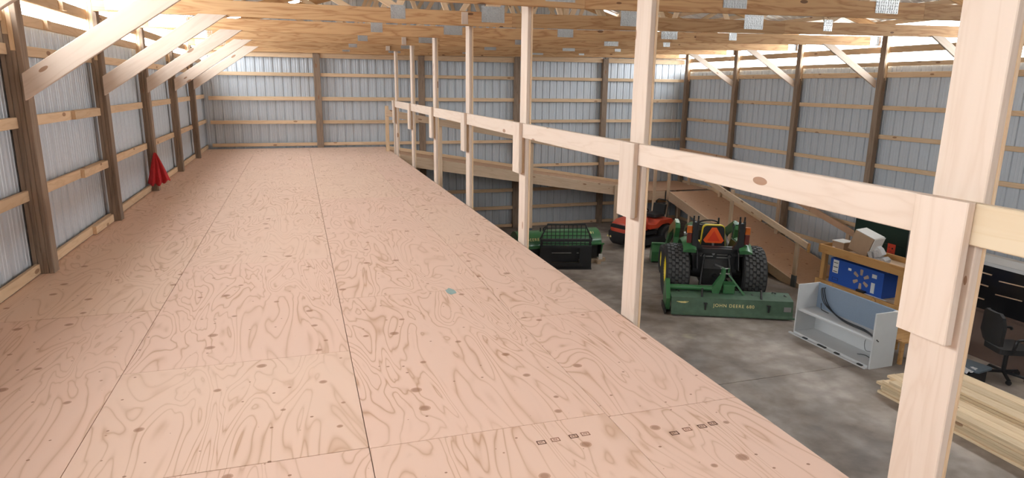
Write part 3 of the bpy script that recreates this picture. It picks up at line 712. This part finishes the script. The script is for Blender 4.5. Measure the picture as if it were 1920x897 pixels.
part('frame_tube', MB().tube([(x0-0.03,-0.84,0.46),(-0.06,-0.84,0.46)], 0.052, 14), 'green', tl, True)
part('hitch_mast', MB().prism([(-0.14,0.37),(-0.02,0.37),(0.075,0.70),(0.08,0.86),(0.02,0.87),(0.01,0.74),(-0.16,0.46)], -0.90, -0.78, 'y'), 'green', tl)
part('hitch_strut', MB().tube([(0.15,-0.80,0.86),(0.15,-0.80,0.74),(0.20,-0.82,0.68),(0.45,-0.92,0.37)], 0.023, 4), 'green', tl)
part('hitch_pin', MB().tube([(-0.01,-0.81,0.75),(0.17,-0.81,0.75)], 0.016, 8).tube([(0.0,-0.80,0.85),(0.17,-0.80,0.85)], 0.012, 8), 'steel', tl)
part('gearbox', MB().cbox((0.06,-0.92,0.39),(0.27,-0.66,0.56),0.02).cbox((0.05,-0.93,0.53),(0.28,-0.65,0.555),0.02), 'green', tl)
rt_ = part('rotor', MB().tube([(x0,-0.8,0.22),(x1,-0.8,0.22)], 0.06, 10), 'iron', tl)
for i in range(11):
    x = x0+0.12+i*0.2
    for q in range(4):
        a = q*math.pi/2+i*0.5; R = 0.20
        part('tine', MB().tube([(x,-0.8+0.05*math.cos(a),0.22+0.05*math.sin(a)),(x,-0.8+R*math.cos(a+0.2),0.22+R*math.sin(a+0.2)),(x+0.05,-0.8+0.195*math.cos(a+0.5),0.22+0.195*math.sin(a+0.5))], 0.012, 4), 'iron', rt_)
for x in (-0.30, 0.85):
    part('latch', MB().prism([(x-0.015,0.13),(x+0.015,0.13),(x+0.018,0.24),(x+0.035,0.25),(x+0.03,0.265),(x-0.035,0.265),(x-0.035,0.25),(x-0.015,0.24)], -1.185, -1.15, 'y'), 'iron', tl)
for x in (-0.36, 0.73):
    part('spring_link', MB().tube([(x,-1.08,0.345),(x+0.01,-1.0,0.40),(x+0.03,-0.9,0.46)], 0.022, 6), 'iron', tl)
part('data_plate', MB().box((1.12,-1.178,0.16),(1.25,-1.172,0.25)), 'steel', tl)
TF = Matrix.Translation((0.22, -1.158, 0.22)) @ Matrix.Rotation(math.radians(79), 4, 'X')
text('lettering', 'JOHN DEERE 680', 0.085, 'letter', tl, TF)
dm = MB()
for a, b in (((-0.83,0.262),(-0.66,0.270)), ((-0.80,0.252),(-0.63,0.258)), ((-0.76,0.243),(-0.66,0.248)), ((-0.70,0.270),(-0.61,0.275))):
    dm.box((a[0],-1.162,a[1]),(b[0],-1.150,b[1]))
part('leaping_mark', dm, 'letter', tl)

# ---------------------------------------------------------------- black guard frame (fork carriage)
GA = math.radians(-15)
gf = thing('fork_carriage', 'black fork carriage with a wire mesh guard in front of green implement', 'attachment', (7.98, 7.31, 0), GA)
hw = 0.61
part('back_plate', MB().prism([(-hw,0.03),(hw,0.03),(hw,0.50),(0.33,0.50),(0.33,0.13),(-0.33,0.13),(-0.33,0.50),(-hw,0.50)], -0.03, 0.0, 'y'), 'black', gf)
part('centre_plate', MB().box((-0.33,0.10,0.13),(0.33,0.12,0.50)), 'black', gf)
for z in (0.50, 0.66): part('fork_bar', MB().cbox((-hw,-0.07,z),(hw,0.02,z+0.055),0.012), 'black', gf)
part('sill', MB().prism([(-0.12,0.0),(0.03,0.0),(0.03,0.05),(-0.02,0.05)], -hw, hw, 'x'), 'black', gf)
part('pin_rod', MB().tube([(-0.33,0.05,0.36),(0.14,0.05,0.36)], 0.012, 6).box((0.27,0.04,0.35),(0.32,0.06,0.37)), 'steel', gf)
gz0, gz1 = 0.70, 1.06
fr = part('guard_frame', MB().tube([(-hw,0,gz0),(-hw+0.17,0,gz1),(hw-0.17,0,gz1),(hw,0,gz0)], 0.022, 6), 'black', gf)
def gx(z): return hw-0.17*(z-gz0)/(gz1-gz0)
for i in range(12):
    x = -0.55+i*0.1
    zt_ = gz1 if abs(x) < hw-0.17 else gz0+(hw-abs(x))/0.17*(gz1-gz0)
    part('mesh_bar', MB().box((x-0.008,-0.008,0.56),(x+0.008,0.008,zt_)), 'black', gf)
for z in (0.60, 0.79, 0.88, 0.97): part('mesh_bar', MB().box((-gx(max(z, gz0)),-0.008,z-0.008),(gx(max(z, gz0)),0.008,z+0.008)), 'black', gf)
for s_ in (-1, 1): part('side_arm', MB().prism([(0.0,0.02),(0.08,0.02),(0.08,0.08),(0.06,0.14),(0.03,0.66),(0.0,0.66)], s_*(hw-0.03)-0.02, s_*(hw-0.03)+0.02, 'x'), 'black', gf)

# green rounded implement behind it on a wooden skid
gi = thing('rotary_implement', 'green implement with a rounded hood on wooden skids', 'implement', (8.13, 8.0, 0), 0.0)
arc = [(0.36*math.cos(math.radians(a))-0.02, 0.50+0.30*math.sin(math.radians(a))) for a in range(0, 181, 20)]
hx0, hx1 = -1.20, 0.92
part('hood', MB().prism([(-0.44,0.49)]+[(-q[0]-0.04, q[1]) for q in arc]+[(0.40,0.49),(0.36,0.47),(-0.44,0.47)], hx0, hx1, 'x'), 'green', gi, True)
part('hood_flange', MB().box((hx0-0.01,-0.47,0.46),(hx1+0.03,-0.42,0.495)), 'green', gi)
for x in (hx0, hx1):
    sp = part('side_plate', MB().prism([(-0.40,0.48),(0.36,0.48),(0.34,0.25),(0.22,0.10),(-0.22,0.10),(-0.36,0.24)], x-0.015, x, 'x'), 'black', gi)
part('side_rim', MB().tube([(hx1+0.01,-0.40,0.48),(hx1+0.01,-0.36,0.26),(hx1+0.01,-0.24,0.11),(hx1+0.01,-0.1,0.08)], 0.022, 6), 'green', gi)
part('rotor', MB().tube([(hx0+0.02,-0.05,0.30),(hx1-0.02,-0.05,0.30)], 0.17, 16), 'iron', gi, True)
part('rear_plate', MB().box((hx0,-0.40,0.12),(hx1-0.12,-0.38,0.48)), 'iron', gi)
part('clamp', MB().tube([(-0.50,-0.1,0.78),(-0.50,-0.1,0.86),(-0.44,-0.1,0.90),(-0.40,-0.1,0.86)], 0.02, 6).tube([(-0.58,-0.1,0.76),(-0.58,-0.1,0.88)], 0.015, 6), 'iron', gi)
RX80 = Matrix.Rotation(math.radians(60), 4, 'X')
text('lettering', 'DEERE', 0.10, 'letter', gi, Matrix.Translation((-0.86, -0.375, 0.655)) @ RX80)
text('lettering', '581', 0.10, 'letter', gi, Matrix.Translation((0.66, -0.30, 0.735)) @ Matrix.Rotation(math.radians(42), 4, 'X'))
for x in (-0.9, 0.80): lumber('skid', (x, -0.55, 0.045), (x, 0.5, 0.045), 0.09, 0.09, 'rampwood', gi, (0,0,1), world=False)
part('paper_tag', MB().box((0.80,-0.50,0.10),(0.90,-0.497,0.24)), 'white', gi)
lumber('skid', (0.55, -0.40, 0.045), (1.05, -0.30, 0.045), 0.09, 0.09, 'rampwood', gi, (0,0,1), world=False)

# ---------------------------------------------------------------- red ride-on mower
mw = thing('riding_mower', 'red ride-on mower with black bumper parked by the ramp', 'mower', (10.85, 9.05, 0), math.radians(110))
secs = []
for y, w2, zt_, zb_ in ((0.86,0.20,0.56,0.46),(0.80,0.30,0.70,0.44),(0.62,0.335,0.78,0.44),(0.25,0.34,0.83,0.45),(0.02,0.32,0.84,0.46)):
    secs.append([(-w2,y,zb_),(-w2,y,zt_-0.14),(-w2*0.86,y,zt_-0.04),(-w2*0.45,y,zt_),(w2*0.45,y,zt_),(w2*0.86,y,zt_-0.04),(w2,y,zt_-0.14),(w2,y,zb_)])
mh = part('hood', MB().sweep(secs), 'mower', mw, True)
part('grille', MB().prism([(-0.25,0.56),(0.25,0.56),(0.22,0.655),(-0.22,0.655)], 0.78, 0.865, 'y'), 'black', mh)
secs = []
for z, r_ in ((0.13,0.20),(0.2,0.30),(0.34,0.37),(0.46,0.37)):
    secs.append([(-r_,0.45,z),(-r_,0.74,z),(-r_*0.75,0.90*(0.9+0.1*r_/0.37),z),(r_*0.75,0.90*(0.9+0.1*r_/0.37),z),(r_,0.74,z),(r_,0.45,z)])
bp_ = part('bumper', MB().sweep(secs), 'black', mw)
for x in (0.20, 0.30): part('fog_lamp', MB().tube([(x,0.86,0.31),(x,0.905,0.31)], 0.028, 10), 'letter', bp_)
part('rear_body', MB().prism([(0.05,0.50),(0.05,0.62),(-0.2,0.60),(-0.35,0.70),(-0.85,0.70),(-0.98,0.55),(-0.98,0.42),(-0.86,0.52),(-0.7,0.60),(-0.45,0.58),(-0.3,0.50)], -0.42, 0.42, 'x'), 'mower', mw)
part('body_stripe', MB().box((0.421,-0.62,0.64),(0.424,-0.35,0.67)), 'white', mw)
part('foot_deck', MB().box((-0.38,-0.3,0.34),(0.38,0.5,0.44)), 'black', mw)
part('cutting_deck', MB().prism([(-0.55,0.12),(0.55,0.12),(0.5,0.27),(-0.5,0.27)], -0.45, 0.45, 'y'), 'black', mw)
s1 = part('seat', MB().cbox((-0.22,-0.80,0.74),(0.22,-0.36,0.82),0.04), 'vinyl', mw)
part('seat_back', MB().prism([(-0.82,0.78),(-0.74,0.78),(-0.78,1.06),(-0.86,1.06)], -0.2, 0.2, 'x'), 'vinyl', s1)
part('grab_bar', MB().tube([(0.22,-0.86,0.70),(0.22,-0.92,1.10),(0.15,-0.93,1.16),(-0.15,-0.93,1.16),(-0.22,-0.92,1.10),(-0.22,-0.86,0.70)], 0.016, 8), 'black', mw, True)
part('steering_wheel', MB().tube([(0.16*math.cos(t*math.pi/10), -0.13+0.12*math.sin(t*math.pi/10), 0.98+0.09*math.sin(t*math.pi/10)) for t in range(21)], 0.014, 6, False).tube([(0,-0.13,0.98),(0,0.02,0.8)], 0.03, 8), 'vinyl', mw)
def mwheel(x, y, r, wd):
    h = wd/2; ty = part('wheel', MB().lathe([(-h,r*0.5),(-h,r*0.85),(-h*0.7,r),(h*0.7,r),(h,r*0.85),(h,r*0.5),(0,r*0.48)], (x,y,r), 'x', 28, True), 'rubber', mw, True)
    s_ = 1 if x > 0 else -1
    part('rim', MB().lathe([(s_*h*0.9,r*0.52),(s_*h*0.5,r*0.42),(s_*h*0.6,r*0.001)], (x,y,r), 'x', 20), 'steel', ty, True)
for s_ in (-1, 1): mwheel(s_*0.36, -0.66, 0.27, 0.22); mwheel(s_*0.36, 0.34, 0.19, 0.15)

# ---------------------------------------------------------------- grey desk hutch
hu = thing('desk_hutch', 'light grey desk hutch with a blue fabric back and loose cables', 'hutch', (10.3, 1.48, 0), math.radians(1.5))
ya, yb_ = -0.80, 0.80; dp = 0.46
for y in (ya, yb_): part('side_panel', MB().box((0,y-0.014,0.0),(dp,y+0.014,0.90)), 'hutch', hu)
part('back_panel', MB().box((dp-0.03,ya+0.015,0.0),(dp-0.012,yb_-0.015,0.46)), 'hutch', hu)
part('fabric_panel', MB().box((dp-0.045,ya+0.015,0.46),(dp-0.006,yb_-0.015,0.90)), 'fabric', hu)
part('shelf', MB().box((0.03,ya+0.015,0.43),(dp-0.05,yb_-0.015,0.46)), 'hutch', hu)
part('bottom_panel', MB().box((-0.02,ya+0.015,0.03),(dp-0.035,yb_-0.015,0.055)), 'hutch', hu)
part('base_rail', MB().box((-0.07,ya+0.02,0.0),(-0.02,yb_+0.06,0.02)).box((-0.02,ya+0.015,0.0),(0.0,yb_-0.015,0.03)), 'hutch', hu)
for y in (-0.66, -0.2, 0.08, 0.16, 0.5): part('clip', MB().box((-0.06,y-0.05,0.021),(-0.005,y+0.04,0.036)), 'black', hu)
part('corner_tab', MB().box((dp-0.1,ya-0.03,0.885),(dp-0.02,ya+0.02,0.905)), 'white', hu)
cp = [(dp-0.06,0.62,0.86),(dp-0.09,0.60,0.80),(dp-0.10,0.50,0.62),(dp-0.12,0.30,0.50),(dp-0.18,0.0,0.475),(dp-0.20,-0.4,0.475),(0.10,-0.76,0.475)]
def smooth_path(p, k=5):
    p = [V(q) for q in p]; out = []
    for i in range(len(p)-1):
        p0, p1, p2, p3 = p[max(i-1,0)], p[i], p[i+1], p[min(i+2,len(p)-1)]
        for j in range(k):
            t = j/k; out.append(0.5*((2*p1)+(p2-p0)*t+(2*p0-5*p1+4*p2-p3)*t*t+(3*p1-p0-3*p2+p3)*t**3))
    return out+[p[-1]]
for off in (0, 0.03, 0.055): part('cable', MB().tube(smooth_path([(x-off*1.2, y-off*2*(1 if i > 2 else 0), z) for i, (x, y, z) in enumerate(cp)]), 0.009, 6), 'black', hu, True)
part('cable', MB().tube(smooth_path([(dp-0.07,0.66,0.56),(dp-0.1,0.62,0.52),(dp-0.12,0.58,0.475),(dp-0.15,0.4,0.472)]), 0.007, 6), 'black', hu, True)
part('cable', MB().tube(smooth_path([(0.3,-0.5,0.40),(0.26,-0.44,0.30),(0.28,-0.46,0.14),(0.30,-0.62,0.20),(0.28,-0.66,0.40)]), 0.004, 5), 'black', hu, True)
part('cable', MB().tube(smooth_path([(0.2,-0.38,0.06),(0.25,-0.5,0.075),(0.2,-0.68,0.06),(0.1,-0.77,0.06)]), 0.005, 5), 'black', hu, True)

# ---------------------------------------------------------------- work bench with its load
wbn = thing('work_bench', 'orange wooden work bench with two shelves behind the hutch', 'bench', (11.7, 2.45, 0), math.radians(2.0))
bl = 0.90
for z0, z1, nm in ((1.13, 1.29, 'top_apron'), (0.47, 0.61, 'shelf_apron')):
    lumber(nm, (0.0, -bl, (z0+z1)/2), (0.0, bl, (z0+z1)/2), z1-z0, 0.04, 'bench', wbn, (0,0,1), world=False)
    lumber(nm, (0.62, -bl, (z0+z1)/2), (0.62, bl, (z0+z1)/2), z1-z0, 0.04, 'bench', wbn, (0,0,1), world=False)
    for y in (-bl-0.021, bl+0.021): lumber(nm, (-0.02, y, (z0+z1)/2), (0.64, y, (z0+z1)/2), z1-z0, 0.04, 'bench', wbn, (0,0,1), world=False)
    for x in (0.12, 0.31, 0.50): lumber('shelf_plank', (x, -bl, z0+0.10 if z0 < 1 else z0+0.06), (x, bl, z0+0.10 if z0 < 1 else z0+0.06), 0.185, 0.02, 'rampwood', wbn, (1,0,0), world=False)
for x in (0.065, 0.555):
    for y in (-bl+0.05, bl-0.06): lumber('leg', (x, y, 0), (x, y, 1.25), 0.09, 0.09, 'bench', wbn, (1,0,0), world=False)
for s_ in (-0.15, 0.25): lumber('brace', (-0.025, s_, 0.16), (-0.025, s_+(0.3 if s_ > 0 else -0.3), 0.60), 0.09, 0.03, 'bench', wbn, (0,0,1), world=False)
# blue carton on the lower shelf
bb = thing('blue_carton', 'blue carton with a six-rayed spark on the lower shelf', 'box', (12.03, 2.60, 0.582), math.radians(2.0))
part('carton', MB().box((-0.22,-0.60,0),(0.22,0.60,0.47)), 'blue', bb)
for a in range(6):
    t = math.radians(90+60*a); c_, s_ = math.cos(t), math.sin(t); mb = MB(); pl = []
    for r_, w2 in ((0.075,0.022),(0.17,0.034),(0.185,0.02)): pl.append((r_, w2))
    poly = [(r_, w2) for r_, w2 in pl] + [(r_, -w2) for r_, w2 in pl[::-1]]
    mb.prism([(-0.13+p*c_-q*s_, 0.235+p*s_+q*c_) for p, q in poly], -0.2225, -0.2195, 'x'); part('spark_ray', mb, 'ray', bb)
part('shipping_label', MB().box((-0.223,0.40,0.20),(-0.2195,0.53,0.45)), 'white', bb)
bar = MB()
for i in range(8): bar.box((-0.2245,0.415,0.22+i*0.028),(-0.2228,0.515,0.222+i*0.028+0.012*(i % 3 == 0)))
part('barcode', bar, 'black', bb)
part('sticker', MB().box((-0.223,0.10,0.33),(-0.2195,0.17,0.375)), 'white', bb)
part('sticker', MB().box((-0.223,-0.44,0.05),(-0.2195,-0.36,0.24)).box((-0.223,-0.46,0.33),(-0.2195,-0.36,0.40)), 'hutch', bb)
mb = MB()
for a, b in (((0.38,0.05),(0.52,0.056)), ((0.38,0.10),(0.52,0.106)), ((0.38,0.05),(0.386,0.106)), ((0.514,0.05),(0.52,0.106))): mb.box((-0.2225,a[0],a[1]),(-0.2195,b[0],b[1]))
part('handling_mark', mb, 'black', bb)
fl_ = tag(put('cable_tray', MB().cbox((-0.033,-0.32,0),(0.033,0.32,0.02),0.01).mesh('cable_tray', 'trimw'), None, Matrix.Translation((11.765, 2.15, 0.582)) @ Matrix.Rotation(0.034, 4, 'Z')), 'flat pale plastic strip lying on the lower bench shelf', 'strip')
tag(put('power_adapter', MB().cbox((-0.033,-0.09,0),(0.033,0.09,0.035),0.012).mesh('power_adapter', 'black'), None, Matrix.Translation((11.757, 2.38, 0.604)) @ Matrix.Rotation(0.034, 4, 'Z')), 'small black adapter beside the blue carton', 'adapter')
# cartons and packing on the top shelf
def carton(name, label, c, size, rz, tilt, mat='card', flaps=True):
    t = thing(name, label, 'box', c, rz); t.matrix_basis = t.matrix_basis @ Matrix.Rotation(tilt, 4, 'X')
    a, b, h = size; th = 0.008
    part('box_wall', MB().box((-a,-b,0),(-a+th,b,h)).box((a-th,-b,0),(a,b,h)).box((-a,-b,0),(a,-b+th,h)).box((-a,b-th,0),(a,b,h)).box((-a,-b,0),(a,b,th)), mat, t)
    return t
TZ = 1.202
c1 = carton('cardboard_box', 'low brown cardboard box at the left end of the bench top', (11.98, 3.13, TZ), (0.14, 0.13, 0.17), 0.1, 0)
part('flap', MB().prism([(-0.13,0.171),(0.14,0.171),(0.14,0.18),(-0.13,0.18)], -0.15, 0.14, 'x'), 'white', c1)
part('print_label', MB().box((-0.142,0.06,0.02),(-0.1395,0.12,0.06)), 'white', c1)
c2 = carton('cardboard_box', 'tilted open cardboard box with a white flap on the bench top', (12.02, 2.72, TZ+0.062), (0.17, 0.19, 0.38), 0.25, 0.30)
part('flap', MB().box((-0.185,-0.19,0.06),(-0.176,0.18,0.385)), 'card', c2)
part('flap', MB().prism([(-0.19,0.385),(-0.182,0.393),(0.19,0.393),(0.19,0.385)], -0.17, 0.17, 'x'), 'white', c2)
part('flap', MB().box((-0.17,-0.21,0.12),(0.17,-0.198,0.385)), 'white', c2)
part('flap', MB().prism([(-0.2,0.14),(-0.27,0.09),(-0.28,0.10),(-0.21,0.16)], -0.12, 0.15, 'x'), 'white', c2)
pk = MB(); random.seed(3)
pp = thing('packing_foam', 'crumpled grey packing tray on the right of the bench top', 'packing', (11.93, 2.24, TZ+0.002), 0.3)
part('tray', MB().prism([(-0.15,0.0),(0.10,0.0),(0.17,0.16),(0.10,0.17),(0.06,0.06),(-0.10,0.10),(-0.16,0.06)], -0.11, 0.11, 'x'), 'film', pp)
part('lid', MB().prism([(-0.04,0.10),(0.07,0.20),(0.03,0.28),(-0.03,0.24),(-0.09,0.15)], -0.08, 0.06, 'x'), 'hutch', pp)
part('insert', MB().prism([(0.02,0.08),(0.06,0.20),(0.0,0.22),(-0.03,0.12)], -0.13, -0.10, 'x'), 'film', pp)

# dark green cabinet behind the bench
gc = thing('green_cabinet', 'tall dark green metal cabinet behind the work bench', 'cabinet', (13.1, 3.15, 0))
part('body', MB().box((-0.17,-0.60,0.0),(0.35,0.68,1.655)), 'dkgreen', gc)
part('door', MB().box((-0.195,-0.585,0.05),(-0.172,0.66,1.30)), 'dkgreen', gc)
part('door', MB().box((-0.195,-0.585,1.31),(-0.172,0.66,1.645)), 'dkgreen', gc)
part('edge_strip', MB().box((-0.20,-0.625,0.0),(-0.16,-0.602,1.67)), 'steel', gc)
part('top_strip', MB().box((-0.20,-0.61,1.656),(0.35,0.69,1.672)), 'steel', gc)
lb = part('warning_label', MB().box((-0.1985,-0.36,1.05),(-0.1955,-0.18,1.32)), 'redlabel', gc)
mk = MB()
for y, z, a, b in ((-0.27,1.12,0.05,0.006),(-0.17,1.08,0.012,0.04),(-0.24,1.20,0.03,0.03),(-0.16,1.22,0.02,0.012),(-0.21,1.15,0.06,0.007),(-0.20,1.05,0.04,0.008)):
    mk.box((-0.2,y-0.07,z+0.02),(-0.1984,y-0.07+a,z+0.02+b))
part('label_mark', mk, 'black', lb)
tag(put('side_table', None, None, Matrix.Translation((11.15, 0.95, 0))), 'small brown wooden table beside the hutch', 'table')
stb = bpy.data.objects['side_table']
part('table_top', MB().cbox((-0.25,-0.30,0.36),(0.30,0.30,0.39),0.01), 'bench', stb)
for x in (-0.2, 0.25):
    for y in (-0.25, 0.25): part('leg', MB().box((x-0.025,y-0.025,0),(x+0.025,y+0.025,0.36)), 'bench', stb)

# ---------------------------------------------------------------- dark corner on the right
pd = thing('glass_door_panel', 'dark glass door panel with white frame leaning at the right wall', 'door panel', (13.45, 0.55, 0), 0)
part('pane', MB().box((-0.02,-1.55,0.04),(0.02,1.30,1.26)), 'glass', pd)
part('frame', MB().box((-0.05,-1.6,1.26),(0.05,1.35,1.32)), 'trimw', pd)
part('frame', MB().box((-0.08,-1.6,1.33),(0.06,1.35,1.45)), 'white', pd)
part('frame', MB().box((-0.04,1.30,0.0),(0.04,1.36,1.26)), 'greypl', pd)
part('frame', MB().box((-0.04,-1.6,0.0),(0.04,1.36,0.04)), 'greypl', pd)
ld = thing('wooden_ladder', 'thin wooden ladder frame leaning at the dark glass panel', 'ladder', (13.22, 1.27, 0))
lumber('rail', (-0.20,0.05,0.0), (0.10,0.17,1.22), 0.05, 0.025, 'rampwood', ld, (0,1,0), world=False)
for z in (0.72, 0.95, 1.15): lumber('rung', (-0.02+0.18*(z-0.7),-0.10,z), (-0.02+0.18*(z-0.7),0.42,z), 0.022, 0.02, 'rampwood', ld, (0,0,1), world=False)
l2 = thing('rack_frame', 'slim wire rack leaning at the right of the dark panel', 'rack', (13.22, 0.55, 0))
lumber('rail', (-0.15,-0.38,0.0), (0.10,-0.34,1.22), 0.03, 0.02, 'rampwood', l2, (0,1,0), world=False)
for y, z in ((0.28,1.08),(0.30,0.84),(-0.3,1.06),(-0.26,0.80),(-0.3,1.2)): lumber('rung', (0.06,y-0.24,z+0.02), (0.06,y+0.2,z), 0.018, 0.018, 'rampwood', l2, (0,0,1), world=False)
br = thing('brown_board', 'dark brown board propped behind the office chair', 'board', (12.75, 0.2, 0), 0)
part('board', MB().prism([(-0.35,0.0),(-0.30,0.0),(0.12,0.62),(0.08,0.64)], -1.5, 1.3, 'y'), 'dkbrown', br)
part('board_ledge', MB().box((0.06,-1.5,0.60),(0.16,1.3,0.645)), 'dkbrown', br)
part('prop', MB().box((0.11,-1.2,0.0),(0.15,-1.1,0.61)).box((0.11,1.0,0.0),(0.15,1.1,0.61)), 'dkbrown', br)
oc = thing('office_chair', 'black office chair in the dark right corner', 'chair', (12.05, -0.12, 0), math.radians(70))
part('base', MB().tube([(0.3,0,0.07),(0,0,0.1),(-0.28,0.1,0.07)], 0.025, 6).tube([(0.1,0.28,0.07),(0,0,0.1),(0.1,-0.28,0.07)], 0.025, 6).tube([(-0.2,-0.22,0.07),(0,0,0.1)], 0.025, 6), 'black', oc)
part('gas_column', MB().tube([(0,0,0.1),(0,0,0.44)], 0.03, 8), 'black', oc)
for x, y in ((0.3,0),(-0.28,0.1),(0.1,0.28),(0.1,-0.28),(-0.2,-0.22)): part('castor', MB().lathe([(-0.02,0.001),(-0.02,0.035),(0.02,0.035),(0.02,0.001)], (x,y,0.035), 'x', 12), 'black', oc)
part('seat', MB().prism(rounded(-0.24,0.24,-0.24,0.24,0.02,0.08), 0.44, 0.52, 'z'), 'vinyl', oc)
secs = []
for z, y, w2 in ((0.56,0.24,0.19),(0.70,0.27,0.23),(0.85,0.26,0.23),(1.0,0.28,0.20),(1.05,0.29,0.14)):
    secs.append([(-w2,y-0.03,z),(-w2*0.5,y,z),(w2*0.5,y,z),(w2,y-0.03,z),(w2,y+0.02,z),(w2*0.5,y+0.05,z),(-w2*0.5,y+0.05,z),(-w2,y+0.02,z)])
part('backrest', MB().sweep(secs), 'vinyl', oc, True)
for s_ in (-1, 1): part('armrest', MB().tube(smooth_path([(s_*0.25,0.10,0.48),(s_*0.30,0.12,0.60),(s_*0.30,0.08,0.70),(s_*0.29,-0.18,0.70),(s_*0.28,-0.22,0.66)]), 0.022, 6), 'black', oc, True)
gb = thing('grey_case', 'flat slate grey case with clear film behind the lumber', 'case', (11.33, 0.10, 0), 0.15)
part('case', MB().cbox((-0.3,-0.32,0.0),(0.28,0.30,0.20),0.03), 'black', gb)
part('lid', MB().cbox((-0.05,-0.36,0.205),(0.32,0.32,0.235),0.03), 'greypl', gb)
mb = MB(); random.seed(5)
for i in range(9):
    for j in range(9): mb.v.append((-0.32+i*0.045, -0.30+j*0.07, 0.205+random.uniform(0.0,0.05)))
mb.f = [(i*9+j, (i+1)*9+j, (i+1)*9+j+1, i*9+j+1) for i in range(8) for j in range(8)]
part('plastic_film', mb, 'film', gb)

# ---------------------------------------------------------------- lumber piles
random.seed(11)
LAY = ['bottom', 'second', 'third', 'fourth', 'fifth', 'sixth', 'seventh', 'eighth']
def pile(xc, ncol, nlay, wdt, y_end, ln, nm, skew, cols):
    for j in range(nlay):
        for i in range(ncol):
            e = y_end + random.uniform(-0.10, 0.08); th = 0.038
            x = xc + i*(wdt+0.012) + random.uniform(-0.005, 0.005) + (0.02 if j % 3 == 1 else 0)
            if nm == 'front' and j == nlay-1 and i == 0: e -= 0.18
            o = lumber('pine_board', (x, e, 0.002+j*(th+0.003)+th/2), (x+skew, e-ln, 0.002+j*(th+0.003)+th/2), wdt, th, 'lumber', None, (1,0,0))
            tag(o, f'pale pine board, {LAY[j]} layer, {cols[i]} row of the {nm} lumber pile', 'board', f'boards of the {nm} lumber pile')
pile(9.86, 3, 6, 0.14, 0.03, 3.6, 'front', -0.02, ['left', 'middle', 'right'])
pile(10.36, 3, 8, 0.184, -0.20, 3.6, 'rear', 0.05, ['left', 'middle', 'right'])
